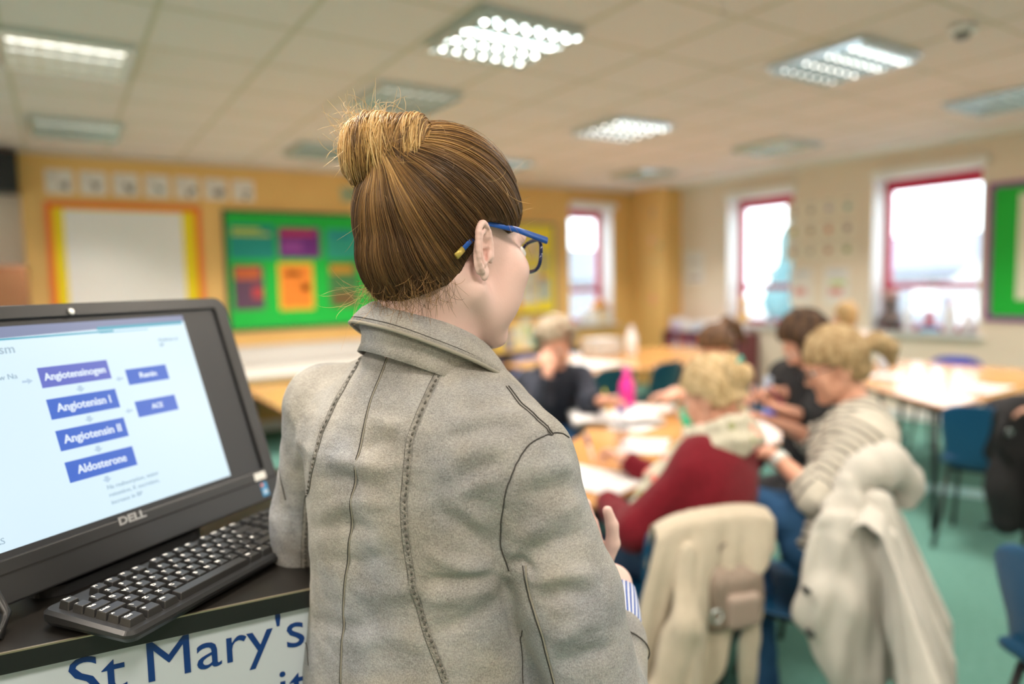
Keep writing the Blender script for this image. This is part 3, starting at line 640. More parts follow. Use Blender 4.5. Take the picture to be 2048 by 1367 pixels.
tlp = [(1.17, 4.25), (2.3, 4.25), (2.3, 5.72), (1.17, 5.72)]
table('orange wood table between the monitor and the presenter left shoulder', tlp, .72, inset(tlp, .12))

# ------------------------------------------------------------------ moulded chairs
m_navy = mat('dark_teal_plastic', (.005, .050, .075), .35, bump=.05, bscale=300); m_blue = mat('mid_blue_plastic', (.008, .085, .20), .35, bump=.05, bscale=300); m_royal = mat('royal_blue_plastic', (.01, .05, .42), .35)
def make_chair(label, m, group=None, scale=1.0):
    t = thing('classroom_chair', label, 'chair', (0, 0, 0), 0, group)
    prof = [(.205, .435, .19), (.18, .452, .20), (.05, .44, .21), (-.08, .43, .21), (-.15, .445, .205), (-.178, .49, .19), (-.195, .56, .185), (-.215, .64, .195), (-.235, .72, .200), (-.25, .785, .185), (-.254, .805, .15)]
    ps = np.array(prof); tt = np.linspace(0, len(prof)-1, 34); pr = np.stack([np.interp(tt, range(len(prof)), ps[:, i]) for i in range(3)], 1)
    k = np.array([.25, .5, .25]); pr[1:-1] = sum(k[i]*pr[i:len(pr)-2+i] for i in range(3))
    u = np.linspace(-1, 1, 21); G = np.zeros((34, 21, 3))
    for i, (y_, z_, w_) in enumerate(pr):
        back = i/33 > .5; G[i, :, 0] = u*w_
        G[i, :, 1] = y_ + (.045*np.abs(u)**2.2 if back else 0); G[i, :, 2] = z_ + (0 if back else .018*np.abs(u)**3)
        if i > 28: G[i, :, 2] -= .02*np.abs(u)**4
    B('seat_shell', MB().sheet(G, .006), m, t, smooth=True)
    fr = MB()
    for sy in (.13, -.12): fr.tube([(-.17, sy, .428), (.17, sy, .428)], .011, 8)
    for sx in (-.16, .16): fr.tube([(sx, -.13, .425), (sx, .14, .425)], .011, 8)
    B('seat_frame', fr, m_steel, t, smooth=True)
    for sx in (-1, 1):
        B('leg', MB().tube([(sx*.165, .12, .43), (sx*.185, .165, .22), (sx*.205, .21, 0)], .0115, 10), m_steel, t, smooth=True)
        B('leg', MB().tube([(sx*.165, -.12, .43), (sx*.185, -.18, .22), (sx*.205, -.25, 0)], .0115, 10), m_steel, t, smooth=True)
    return t
def chair_at(proto, label, backpos, head, used=[]):   # backpos: middle of the top of the backrest; head: direction the seat faces
    h = nrm(np.array([head[0], head[1], 0])); rz = math.atan2(-h[0], h[1]); p = np.array([backpos[0], backpos[1], 0]) + h*.24
    o = proto if proto.name not in used else copy_tree(proto); used.append(proto.name)
    return relabel(o, label, None, p, rz)
ch_n = make_chair('x', m_navy); ch_b = make_chair('x', m_blue); ch_r = make_chair('x', m_royal)
chair_at(ch_n, 'left one of the two dark empty chairs beyond the pink bottle', (3.72, 4.18), (.1, 1))
chair_at(ch_n, 'right one of the two dark empty chairs, beside the blonde head', (4.32, 4.18), (-.12, 1))
C1B = Q(1424, 1030, 2.02); H1 = dirang(18)
chair_at(ch_b, 'chair of the red jumper person with a cream coat over its back', C1B, H1)
C2B = Q(1738, 968, 2.14); H2 = dirang(60)
chair_at(ch_b, 'blue chair of the striped jumper person under a pale grey jacket', C2B, H2)
chair_at(ch_b, 'blue chair at the near side of the right hand table', (3.98, 1.66), (.97, .22))
chair_at(ch_b, 'blue chair cut by the right edge at the bottom right corner', Q(2125, 1190, 1.62), dirang(-70))
chair_at(ch_r, 'royal blue chair with only its top showing beyond the right hand table', (6.2, 2.78), (-1, -.1))
chair_at(ch_r, 'royal blue chair behind the brown ponytail in the middle distance', (4.52, 3.18), (-.3, .9))
chair_at(ch_n, 'dark chair tucked under the left side of the right hand table', (4.28, 2.72), (.8, -.6))
chair_at(ch_n, 'dark chair under the orange table next to the monitor', (1.52, 4.0), (0, 1))

# ------------------------------------------------------------------ things on the tables
m_page = C(.70, .69, .68); m_writing = C(.45, .45, .50)
def sheet_paper(name, label, c, w, l, rz, z=.7215, m=None, n=1, group=None, th=.001):
    t = thing(name, label, 'paper', (c[0], c[1], z), rz, group)
    G = np.zeros((12, 16, 3)); X, Y = np.meshgrid(np.linspace(-w/2, w/2, 16), np.linspace(-l/2, l/2, 12)); G[..., 0] = X; G[..., 1] = Y; G[..., 2] = th/2+.0008+.0025*(1+np.sin(X*9/w+Y*5/l))*((np.abs(X)/w*2)**3)
    B('page', MB().sheet(G, th), m or m_page, t, smooth=True)
    ln = MB(); 
    for k in range(7): ln.box((-w*.38, l*(.32-.1*k), th+.0036), (w*(.34-.1*(k % 3)), l*(.32-.1*k)+.004, th+.0042))
    B('writing', ln, m_writing, t); return t
sheet_paper('paper_sheet', 'white sheet at the table corner nearest the presenter arm', (1.70, 2.10), .30, .42, .35, th=.002)
sheet_paper('paper_sheet', 'white sheet in front of the red jumper person under her scarf', (2.26, 2.36), .21, .30, -.9)
sheet_paper('paper_sheet', 'white sheet lying behind the clear bottle', (2.55, 2.72), .21, .30, -1.2)
sheet_paper('paper_sheet', 'white sheet at the far side beyond the green cup', (2.93, 3.02), .21, .30, .6, th=.006)
sheet_paper('paper_sheet', 'white sheet on the right hand table by the blue chair', (4.92, 2.05), .42, .21, .05, z=.7515)
sheet_paper('paper_sheet', 'white sheets spread on the middle distance table beside the curly head', (4.0, 5.0), .8, .5, .2, th=.004)
t = thing('open_book', 'thick open white book in front of the curly haired person', 'book', (2.55, 2.90, .7215), -.55)
for sgn in (-1, 1):
    G = np.zeros((10, 12, 3)); X, Y = np.meshgrid(np.linspace(0, .24, 12), np.linspace(-.16, .16, 10)); G[..., 0] = X*sgn; G[..., 1] = Y; G[..., 2] = .012+.022*np.sin(np.clip(X/.24, 0, 1)*2.6)
    B('page_block', MB().sheet(G, .018), m_page, t, smooth=True)
B('cover', MB().box((-.245, -.165, 0), (.245, .165, .003)), C(.25, .22, .2), t)
t = bottle('drink_bottle', 'bright pink drinks bottle on the group table', 'bottle', (2.72, 2.98, .721), .043, .27, mat('pink_plastic', (.78, .02, .30), .25), mat('pink_plastic_light', (.85, .10, .42), .3))
B('grip_ring', MB().lathe([(.044, .10), (.047, .11), (.047, .13), (.044, .14)], (0,0,0), 20), mat('pink_plastic_dark', (.55, .01, .22), .3), t, smooth=True)
m_clear = mat('clear_plastic', (.9, .95, 1.0), .05, trans=.95)
bottle('water_bottle', 'small clear water bottle with blue cap near the writing hand', 'bottle', PZ(1243, 900, .721), .032, .20, glass_mat('bottle_plastic', (.85, .88, .92), .18), mat('blue_cap', (.02, .05, .40), .35))
def pen(label, p, q, m, m2, name='pen'):
    p = np.asarray(p, float); q = np.asarray(q, float); t = thing(name, label, 'pen', p); e = nrm(q-p); L = np.linalg.norm(q-p); l = e*L
    B('barrel', MB().tube([(0,0,0), l*.12, l*.65], [.0015, .006, .006], 8), m, t, smooth=True); B('pen_cap', MB().tube([l*.65, l*.97, l], [.0068, .0066, .004], 8), m2, t, smooth=True); return t
hp = PZ(1215, 820, .722)
t = pen('yellow highlighter held upright in the hand of the curly haired person', PZ(1218, 822, .745), PZ(1208, 778, .87), mat('highlighter', (.85, .80, .02), .4), mat('highlighter_cap', (.75, .72, .02), .4), 'highlighter')
t = thing('green_cup', 'green tapered plastic cup beside the face of the red jumper person', 'cup', (2.56, 2.36, .721))
B('cup_wall', MB().lathe([(.026, 0), (.038, .13), (.036, .13), (.024, .004)], (0,0,0), 24), mat('green_plastic', (.0, .42, .22), .35), t, smooth=True); B('rim', MB().lathe([(.037, .128), (.040, .13), (.040, .134), (.036, .134)], (0,0,0), 24), mat('green_plastic', (0,.4,.2)), t, smooth=True)
t = thing('tissue', 'crumpled white tissue on the table left of the blonde face', 'tissue', (2.88, 2.66, .721))
P0 = np.array([2.88, 2.66, .755]); s_ = SDF(P0-.1, P0+.1, .006)
for k in range(9): s_.ell(P0+np.random.uniform(-.03, .03, 3)*[1, 1, .8], np.random.uniform(.015, .035, 3), k=.008)
S('paper', s_, m_page, t)
box_thing('tape_dispenser', 'small grey box between the pink bottle and the far sheets', 'box', (2.86, 3.24, .721), (.14, .06, .04), C(.35, .30, .26), rz=.4, extra=lid(C(.2, .18, .16)))
bottle('drink_bottle', 'small white bottle with blue band on the right hand table', 'bottle', (5.35, 2.93, .751), .034, .20, C(.55, .65, .80), C(.08, .2, .35))
sheet_paper('paper_sheet', 'white sheet next to the bottle on the right hand table', (5.05, 2.75), .3, .21, .2, z=.7515)
bottle('drink_bottle', 'bright white bottle on the middle distance table in the window light', 'bottle', (4.95, 5.35, .721), .06, .30, C(.88, .88, .88), C(.8, .8, .82))
box_thing('white_tub', 'white square tub beside the bright bottle on the middle distance table', 'box', (4.72, 5.55, .721), (.35, .25, .16), m_wlam, extra=lid(m_wlam))

# ------------------------------------------------------------------ people
m_skin = mat('skin', (.72, .40, .29), .5, col2=(.66, .34, .24), nscale=12, bump=.04, bscale=250, spec=.35)
m_eye = mat('eye_white', (.8, .78, .76), .2); m_iris = mat('iris', (.08, .06, .04), .2); m_lip = mat('lips', (.55, .20, .18), .4)
def hframe(fwd, tilt=0):
    f = nrm(fwd); r = nrm(np.cross(f, [0,0,1])); u = np.cross(r, f)
    if tilt: r, u = r*math.cos(tilt)+u*math.sin(tilt), u*math.cos(tilt)-r*math.sin(tilt)
    return r, f, u          # right, forward, up
def add_head(s, c, fr, sc=1.0, ears=True, fine=False):
    r, f, u = fr; T = lambda x, y, z: np.asarray(c)+(r*x+f*y+u*z)*sc; R = np.array([r, f, u]); E = lambda p, q, k=.015, op='add', RR=R: s.ell(T(*p), np.array(q)*sc, RR, k, op)
    K = lambda a, b, r1, r2=None, k=.012, op='add': s.cap(T(*a), T(*b), r1*sc, (r2 or r1)*sc, k, op)
    E((0, -.014, .045), (.074, .095, .100), .02); E((0, .045, .005), (.060, .050, .080), .02); E((0, .045, -.045), (.050, .042, .06), .02)
    for x in (-1, 1):
        K((x*.056, .0, -.045), (x*.022, .068, -.095), .018, .016, .02); E((x*.047, .066, -.012), (.025, .023, .024), .02); E((x*.040, .058, -.045), (.025, .026, .034), .02); K((x*.008, .094, .032), (x*.042, .082, .034), .011, .009)
    K((0, .075, -.094), (0, .076, -.092), .018, None, .015)
    for x in (-1, 1): E((x*.032, .099, .016), (.017, .013, .012), .008, 'sub')
    K((0, .093, .015), (0, .109, -.022), .008, .0105, .008)
    for x in (-1, 1): E((x*.012, .101, -.026), (.008, .009, .007), .006)
    E((0, .084, -.052), (.022, .009, .006), .006); E((0, .082, -.061), (.019, .009, .006), .006); E((0, .093, -.0565), (.020, .005, .0013), .003, 'sub')
    if ears:
        for x in (-1, 1):
            ax_w = np.array([x*.34, -.94, .0]); ax_t = np.array([x*.94, .34, 0]); up_ = np.array([0, -.18, .984])
            RR = np.array([r*ax_w[0]+f*ax_w[1], r*ax_t[0]+f*ax_t[1], r*up_[0]+f*up_[1]+u*up_[2]])
            c0 = (x*.079, -.008, .001); E(c0, (.0150, .0045, .030), .006, 'add', RR)
            pts = []
            for k in range(13):
                a = math.radians(-120+k*22); pts.append(T(*c0)+(RR[0]*math.cos(a)*.0155+RR[2]*math.sin(a)*.029+RR[1]*.003)*sc)
            for k in range(12): s.cap(pts[k], pts[k+1], .0036*sc, None, .002)
            s.ell(T(*c0)+(-RR[2]*.027-RR[0]*.004+RR[1]*.001)*sc, np.array([.008, .005, .009])*sc, RR, .004)
            s.ell(T(*c0)+(RR[1]*.0065-RR[0]*.002+RR[2]*.003)*sc, np.array([.0095, .0068, .020])*sc, RR, .002, 'sub')
            s.cap(T(x*.074, .008, .006), T(x*.076, .008, -.012), .006*sc, None, .006)
def add_hand(s, w, d, pn, curl=.5, sc=1.0, side=1, thumb=.6, spread=.12, k=.006, wr=.024, tx=.65):
    # w wrist, d pointing direction, pn palm normal (towards which the fingers close), side +1/-1: thumb side
    d = nrm(d); pn = nrm(np.asarray(pn)-d*(np.dot(pn, d))); x = np.cross(d, pn)*side   # x: towards the thumb
    w = np.asarray(w, float); kn = []
    s.cap(w-d*.01*sc, w+d*.03*sc, wr*sc, .026*sc, .012, flat=(pn, .72))
    for i, (o, L) in enumerate(((.030, .086), (.010, .090), (-.011, .084), (-.030, .076))):
        b = w+(d*L+x*o*1.0)*sc; kn.append(b); s.cap(w+(d*.02+x*o*.6)*sc, b, .0135*sc, .0105*sc, .010)
    for i, (l1, l2, l3, r_) in enumerate(((.040, .024, .020, .0088), (.044, .027, .021, .009), (.041, .025, .020, .0086), (.032, .019, .018, .0076))):
        cu_ = curl*(1+.12*i); a = spread*(1.5-i); p = kn[i]; dd = nrm(d*math.cos(a)+x*math.sin(a))
        for j, L in enumerate((l1, l2, l3)):
            ang = cu_*(.55, 1.45, 2.1)[j]; e = dd*math.cos(ang)+pn*math.sin(ang); q = p+e*L*sc; s.cap(p, q, (r_-.0006*j)*sc, (r_-.0006*(j+1))*sc, k*.5); p = q
    p = w+(d*.022+x*.024+pn*.006)*sc; q = p+(nrm(d*.75+x*tx+pn*thumb*.5))*.040*sc; s.cap(p, q, .0135*sc, .011*sc, .010)
    q2 = q+nrm(d*.95+x*(tx-.4)+pn*thumb*.5)*.030*sc; s.cap(q, q2, .0105*sc, .0095*sc, .004); q3 = q2+nrm(d*1.0+x*(tx-.65)+pn*thumb*.6)*.024*sc; s.cap(q2, q3, .0092*sc, .0075*sc, .004)
def bounds(J, m=.22):
    A = np.array([J[k] for k in J if isinstance(J[k], np.ndarray) and J[k].shape == (3,) and not k.startswith('d')]); return A.min(0)-m, A.max(0)+m
def torso(s, J, off=0.0, w=1.0, k=.04, belly=True):
    pel, che, nek = J['pel'], J['che'], J['nek']; side = nrm(J['sR']-J['sL']); 
    def fr(a, b):
        u = nrm(b-a); r = nrm(side-u*(side@u)); return np.array([r, np.cross(u, r), u])
    R1 = fr(pel, che); R2 = fr(che, nek)
    s.ell(pel, (.165*w+off, .115*w+off, .115+off), R1, k); s.ell((pel+che)/2, (.135*w+off, .098*w+off, .17+off), R1, k)
    s.ell(che, (.150*w+off, .108*w+off, .155+off), R2, k)
    for sh in ('sL', 'sR'): s.cap(nek-R2[2]*.035, J[sh], .046+off, .050+off, k)
    s.ell((che+nek)/2+R2[2]*.01, (.135*w+off, .075*w+off, .085+off), R2, k)
def seated(name_lbl, cat_lbl, J, m_top, m_leg, m_shoe=None, h=.007, sleeve=(1.0, 1.0), top_w=1.0, disp=None, legs=True, top_name='jumper', u_attr=False, hands=True, feet=True, skin=None, topoff=.012, sc=.97):
    skin = skin or m_skin
    t = thing('person', name_lbl, cat_lbl, (J['pel'][0], J['pel'][1], 0))
    lo, hi = bounds(J); s = SDF(lo, hi, h)
    torso(s, J, -.004)
    fr = hframe(J['dhead'], J.get('tilt', 0)); add_head(s, J['head'], fr, sc)
    s.cap(J['nek']-[0,0,.03], J['head']-fr[1]*.015-fr[2]*.03, .055, .05, .02)
    for a in 'LR':
        s.chain([J['s'+a], J['e'+a], J['w'+a]], [.044, .036, .025], .015)
        if hands: add_hand(s, J['w'+a], J['dh'+a], J['dp'+a], J.get('curl'+a, .5), .95, 1 if a == 'L' else -1)
        if legs: s.chain([J['pel']+(J['k'+a]-J['pel'])*.12+nrm(J['s'+a]-J['che'])*.05, J['k'+a], J['a'+a]], [.075, .052, .036], .02)
    body = S('body', s, skin, t, 1)
    s = SDF(lo, hi, h); torso(s, J, topoff, top_w)
    for a, e in zip('LR', sleeve):
        W = J['w'+a] if e >= 1 else J['e'+a]+(J['w'+a]-J['e'+a])*max(e, .02)
        s.chain([J['s'+a], J['e'+a], W], [.056+topoff*.8, .050+topoff*.8, .036+topoff*.5], .03)
    s.func(lambda X, Y, Z: J['pel'][2]-.08-Z+X*0+Y*0, k=.01, op='add') if False else None
    # neck opening
    s.cap(J['nek']+[0,0,.028], J['head']-fr[2]*.03, .06, .065, .008, 'sub')
    for a, e in zip('LR', sleeve):     # open cuff: cut by the lower arm
        if e > 0.02: 
            W = J['e'+a]+(J['w'+a]-J['e'+a])*min(e, 1.0); dd = nrm(J['w'+a]-J['e'+a]); s.cap(W+dd*.012, W+dd*.08, .05, .05, .004, 'sub')
    S(top_name, s, m_top, t, 2, want_u=u_attr, disp=disp or (lambda P: .004*wob(P, 28, 3)))
    if legs:
        s = SDF(lo, hi, h); s.ell(J['pel']-[0,0,.02], (.175, .135, .10), k=.04)
        for a in 'LR': s.chain([J['pel']+(J['k'+a]-J['pel'])*.12+nrm(J['s'+a]-J['che'])*.05, J['k'+a], J['a'+a]], [.092, .066, .05], .03)
        S('trousers', s, m_leg, t, 2, disp=lambda P: .003*wob(P, 35, 5))
        for a in 'LR':
            s = SDF(J['a'+a]-.2, J['a'+a]+.2, .007); f = nrm(J['dfoot'] if 'dfoot' in J else J['k'+a]-J['pel']); f = nrm(f*[1,1,0]); b = J['a'+a]*[1,1,0]+[0,0,.045]
            s.cap(b-f*.05, b+f*.12, .042, .036, .02); s.cap(b-f*.03+[0,0,.02], b-f*.03+[0,0,.06], .045, .045, .02); s.func(lambda X, Y, Z: .004-Z+X*0+Y*0, k=.002, op='sub')
            S('shoe', s, m_shoe or mat('dark_shoe', (.02, .02, .025), .5), t)
    r, f, u = fr
    for x in (-1, 1):
        c = J['head']+(r*.032*x+f*.084+u*.014)*sc; e = MB(); e.lathe([(.001, -.012), (.0065, -.010), (.0105, -.005), (.012, 0), (.0105, .005), (.0065, .010), (.001, .012)], c, 14)
        ey = B('eye', e, m_eye, t, smooth=True, world=True); q = MB(); q.tube([c+f*.0095, c+f*.0125], .0055, 12); B('iris', q, m_iris, ey, world=True)
    return t, fr
def hair_mat(name, base, light, sc_=40): return mat(name, base, .55, col2=light, nscale=sc_, nlo=.38, nhi=.62, stretch=(1, 1, .35), bump=.7, bscale=120, spec=.3)
def world_attach(nm, s, m, t, sm=2, disp=None): return S(nm, s, m, t, sm, disp=disp)
def scalp(s, c, fr, off=.012, sc=1.0, line=lambda y: np.interp(y, [-.12, -.06, -.02, .0, .03, .07, .11], [-.06, -.065, -.04, .03, .035, .075, .095]), k=.006):
    # hair cap: inflated skull kept above a hairline that depends on how far forward one is
    r, f, u = fr; c = np.asarray(c)
    def fn(X, Y, Z):
        x = (X-c[0])*r[0]+(Y-c[1])*r[1]+(Z-c[2])*r[2]; y = (X-c[0])*f[0]+(Y-c[1])*f[1]+(Z-c[2])*f[2]; z = (X-c[0])*u[0]+(Y-c[1])*u[1]+(Z-c[2])*u[2]
        x, y, z = x/sc, y/sc, z/sc; a = (.074+off, .095+off, .100+off); q = np.sqrt((x/a[0])**2+((y+.014)/a[1])**2+((z-.045)/a[2])**2)
        lowk = np.sqrt((x/(a[0]*.86))**2+((y+.03)/(a[1]*.80))**2+((z+.005)/(.075))**2)
        d = np.minimum((q-1)*.085, (lowk-1)*.07); return np.maximum(d, (line(y)-z)*.9)*sc
    s.func(fn, k=k, lo=c-.17*sc, hi=c+.19*sc); return s
rise = np.array([0,0,1.])
# ---- person in the red jumper
J = dict(pel=Q(1385, 1120, 2.20), che=Q(1425, 975, 2.22), nek=Q(1440, 893, 2.27), head=Q(1428, 800, 2.32), dhead=dirang(52)*math.cos(.35)-rise*math.sin(.35))
b = dirang(42); rt = nrm(np.cross(b, rise))
J['sL'] = J['nek']-rt*.165-rise*.055; J['sR'] = J['nek']+rt*.165-rise*.05
J['eL'] = Q(1268, 1062, 2.14); J['wL'] = Q(1212, 1000, 2.42); J['eR'] = Q(1345, 985, 2.62); J['wR'] = Q(1245, 915, 2.72)
J['dhL'] = Q(1180, 990, 2.6)-J['wL']; J['dhR'] = Q(1200, 893, 2.88)-J['wR']; J['dpL'] = -rise; J['dpR'] = -rise*.7-RV*.5; J['curlR'] = .75
J['kL'] = Q(1215, 1105, 2.5); J['kR'] = Q(1290, 1090, 2.62); J['aL'] = J['kL']*[1,1,0]+[0,.02,.10]; J['aR'] = J['kR']*[1,1,0]+[0,.02,.10]
m_redj = mat('maroon_knit', (.185, .010, .020), .9, col2=(.15, .008, .016), nscale=60, bump=.5, bscale=220, spec=.15, sheen=.1); m_jean = mat('jeans', (.028, .085, .20), .85, col2=(.045, .13, .28), nscale=7, bump=.3, bscale=300, spec=.15)
red, fr = seated('person in a maroon jumper and floral scarf writing at the group table', 'person', J, m_redj, mat('dark_jeans', (.015, .035, .085), .85, bump=.3, bscale=300), top_w=1.08, topoff=.016)
r, f, u = fr; hc = J['head']; m_blond = hair_mat('blonde_hair', (.46, .32, .16), (.64, .48, .28))
s = SDF(hc-.2, hc+.22, .005); scalp(s, hc, fr, .016, line=lambda y: np.interp(y, [-.12, -.06, -.02, .0, .03, .07, .11], [-.015, -.028, -.02, .03, .035, .070, .09]))
bn = hc-f*.085+u*.075; 
for k in range(7): a = k*.9; s.ell(bn+(r*math.cos(a)+u*math.sin(a))*.028-f*.006*k, (.034, .03, .036), k=.012)
for k in range(6): a = k*1.05; s.cap(bn+(r*math.cos(a)+u*math.sin(a))*.03-f*.01, bn+(r*math.cos(a)+u*math.sin(a))*.07-f*.035, .010, .003, .006)
S('hair', s, m_blond, red, 1, disp=lambda P: .0025*wob(P, 130, 4))
B('hair_clip', MB().tube([bn+u*.02-f*.045-r*.035, bn+u*.035-f*.055, bn+u*.02-f*.045+r*.03], .006, 8), mat('teal_clip', (.05, .42, .36), .3), red, smooth=True, world=True)
m_floral = mat('floral_cotton', (.56, .53, .43), .85, bump=.3, bscale=200)
nt = m_floral.node_tree; bs = nt.nodes['Principled BSDF']; tc = nt.nodes['Texture Coordinate']
vo = N(nt, 'ShaderNodeTexVoronoi'); vo.inputs['Scale'].default_value = 24; nt.links.new(tc.outputs['Object'], vo.inputs['Vector'])
r1 = N(nt, 'ShaderNodeMath', operation='LESS_THAN'); r1.inputs[1].default_value = .34; nt.links.new(vo.outputs['Distance'], r1.inputs[0])
rp = N(nt, 'ShaderNodeValToRGB'); rp.color_ramp.interpolation = 'CONSTANT'; e = rp.color_ramp.elements; e[0].color = (.80, .25, .20, 1); e[1].position = .35; e[1].color = (.56, .52, .42, 1)
for p_, c_ in ((.52, (.30, .32, .14, 1)), (.72, (.60, .50, .42, 1)), (.84, (.85, .38, .36, 1))): k = e.new(p_); k.color = c_
nt.links.new(vo.outputs['Color'], rp.inputs[0]); mx = N(nt, 'ShaderNodeMix', data_type='RGBA'); mx.inputs[6].default_value = (.55, .52, .42, 1); nt.links.new(r1.outputs[0], mx.inputs[0]); nt.links.new(rp.outputs[0], mx.inputs[7]); nt.links.new(mx.outputs[2], bs.inputs['Base Color'])
s = SDF(J['nek']-.36, J['nek']+.28, .006); nb = J['nek']
bf = b
for lev, (rad, zz, rr) in enumerate(((.085, .035, .032), (.10, .005, .036), (.078, .065, .026))):
    pts = [nb+(bf*math.cos(a)+rt*math.sin(a))*rad*(1.15 if math.cos(a) > 0 else 1)+rise*(zz-.035*math.cos(a)+.006*math.sin(3*a+lev)) for a in np.linspace(0, 2*math.pi, 19)]
    s.chain(pts, [rr]*19, .012)
front = nb+bf*.13-rt*.02-rise*.03
hang = [front, Q(1360, 915, 2.22), Q(1325, 950, 2.20), Q(1290, 1000, 2.18)]
for ofs in (-1, 0, 1): s.chain([p+(-RV*.75-rise*.35)*.026*ofs for p in hang], [.030, .032, .034, .030], .012)
S('scarf', s, m_floral, red, 1, disp=lambda P: .006*wob(P, 60, 8))
pn_ = pen('blue and white pen held in the writing hand of the maroon jumper person', PZ(1188, 925, .725), PZ(1172, 868, .86), C(.75, .75, .8), C(.04, .08, .4))
# ---- person in the striped jumper
J = dict(pel=Q(1655, 1080, 2.22), che=Q(1705, 910, 2.30), nek=Q(1722, 825, 2.38), head=Q(1672, 738, 2.42), dhead=dirang(82)*math.cos(.30)-rise*math.sin(.30))
b = dirang(72); rt = nrm(np.cross(b, rise))
J['sL'] = J['nek']-rt*.15-rise*.05; J['sR'] = J['nek']+rt*.16-rise*.05
J['eL'] = Q(1632, 985, 2.14); J['wL'] = Q(1548, 912, 2.28); J['eR'] = Q(1640, 885, 2.62); J['wR'] = Q(1556, 845, 2.62)
J['dhL'] = Q(1500, 880, 2.4)-J['wL']; J['dhR'] = Q(1510, 828, 2.66)-J['wR']; J['dpL'] = -rise; J['dpR'] = -rise
J['kL'] = Q(1490, 1010, 2.28); J['kR'] = Q(1470, 1000, 2.5); J['aL'] = J['kL']*[1,1,0]+[.05,-.05,.10]; J['aR'] = J['kR']*[1,1,0]+[.05,-.05,.10]
m_stripe = attr_mat('striped_knit', [(0, (.56, .53, .47)), (.66, (.07, .068, .06))], scale=34, rough=.9, bump=.4, spec=.15, interp='LINEAR')
m_stripe.node_tree.nodes['Color Ramp'].color_ramp.elements[1].position = .8
e = m_stripe.node_tree.nodes['Color Ramp'].color_ramp.elements.new(.55); e.color = (.56, .53, .46, 1)
stp, fr = seated('person in a cream and grey striped jumper with a ponytail, in profile', 'person', J, m_stripe, m_jean, top_w=1.05, sleeve=(.42, .5), u_attr=True, topoff=.018, disp=lambda P: .007*wob(P, 30, 9))
jm = [o for o in stp.children if o.name.startswith('jumper')][0]
co = np.empty(len(jm.data.vertices)*3); jm.data.vertices.foreach_get('co', co); co = co.reshape(-1, 3); Wp = co+np.array([J['pel'][0], J['pel'][1], 0])
uu = np.empty(len(co)); jm.data.attributes['u'].data.foreach_get('value', uu)
ax = nrm(J['nek']-J['pel']); 
def segd(P, a, b_):
    ab = b_-a; t_ = np.clip(((P-a) @ ab)/(ab@ab), 0, 1); return np.linalg.norm(P-a-t_[:, None]*ab, axis=1), t_*np.linalg.norm(ab)
ut = (Wp-J['pel']) @ ax; best = np.full(len(Wp), .0)+segd(Wp, J['pel'], J['nek'])[0]-.07
for a in 'LR':
    d1, t1 = segd(Wp, J['s'+a], J['e'+a]); d2, t2 = segd(Wp, J['e'+a], J['w'+a]); L1 = np.linalg.norm(J['s'+a]-J['e'+a]); dm = np.minimum(d1, d2); ta = np.where(d1 < d2, t1, L1+t2); k_ = dm < best; ut = np.where(k_, ta, ut); best = np.minimum(best, dm)
jm.data.attributes['u'].data.foreach_set('value', ut.astype(np.float32))
r, f, u = fr; hc = J['head']; m_blond2 = hair_mat('dark_blonde_hair', (.30, .20, .095), (.46, .34, .19))
s = SDF(hc-.22, hc+.24, .005); scalp(s, hc, fr, .016, line=lambda y: np.interp(y, [-.12, -.06, -.02, .0, .03, .055, .085, .12], [-.055, -.06, -.03, .02, .03, .045, .045, .05]))
s.chain([hc-f*.105+u*.045, hc-f*.155+u*.055, hc-f*.185+u*.02, hc-f*.185-u*.03], [.020, .034, .034, .018], .012)
S('hair', s, m_blond2, stp, 1, disp=lambda P: .0025*wob(P, 120, 2))
B('hair_tie', MB().tube([hc-f*.108+u*.05, hc-f*.120+u*.052], .024, 12), mat('dark_tie', (.03, .02, .02), .6), stp, smooth=True, world=True)
def specs(t, fr, hc, m, sc=1.0):
    r, f, u = fr; T = lambda x, y, z: hc+(r*x+f*y+u*z)*sc; mb = MB()
    for x in (-1, 1):
        mb.tube([T(x*.079, -.03, .006), T(x*.078, .0, .026), T(x*.070, .10, .022)], .0022, 6); mb.tube([T(x*.036+math.cos(a)*.026, .112, .012+math.sin(a)*.019) for a in np.linspace(0, 6.283, 17)], .0022, 6)
    mb.tube([T(-.01, .114, .016), T(.01, .114, .016)], .002, 6); return B('glasses', mb, m, t, smooth=True, world=True)
specs(stp, fr, hc, mat('dark_frame', (.02, .02, .03), .3))
wt = MB(); wd = nrm(J['wL']-J['eL']); wt.tube([J['wL']-wd*.035, J['wL']-wd*.012], .034, 16); B('watch', wt, C(.75, .78, .76, .3), stp, smooth=True, world=True)
# ---- curly haired person
J = dict(pel=Q(1095, 880, 4.10), che=Q(1105, 790, 4.08), nek=Q(1110, 735, 4.02), head=Q(1112, 688, 3.96), dhead=nrm(-FV*.8-RV*.25-rise*.45))
bq = nrm(-FV*.9+RV*.35); rt = nrm(np.cross(bq, rise))
J['sL'] = J['nek']-rt*.17-rise*.07; J['sR'] = J['nek']+rt*.17-rise*.07
J['eR'] = Q(1082, 800, 3.80); J['wR'] = Q(1096, 745, 3.78); J['dhR'] = rise*.9-RV*.12+FV*.15; J['dpR'] = FV; J['curlR'] = .75
J['eL'] = Q(1180, 808, 3.86); J['wL'] = Q(1203, 800, 3.68); J['dhL'] = RV*.9-FV*.25+rise*.1; J['dpL'] = -FV*.6-rise; J['curlL'] = .8
J['kL'] = J['pel']+bq*.42+[.1,0,.0]; J['kR'] = J['pel']+bq*.42-[.1,0,.0]; J['aL'] = J['kL']*[1,1,0]+[0,0,.1]; J['aR'] = J['kR']*[1,1,0]+[0,0,.1]
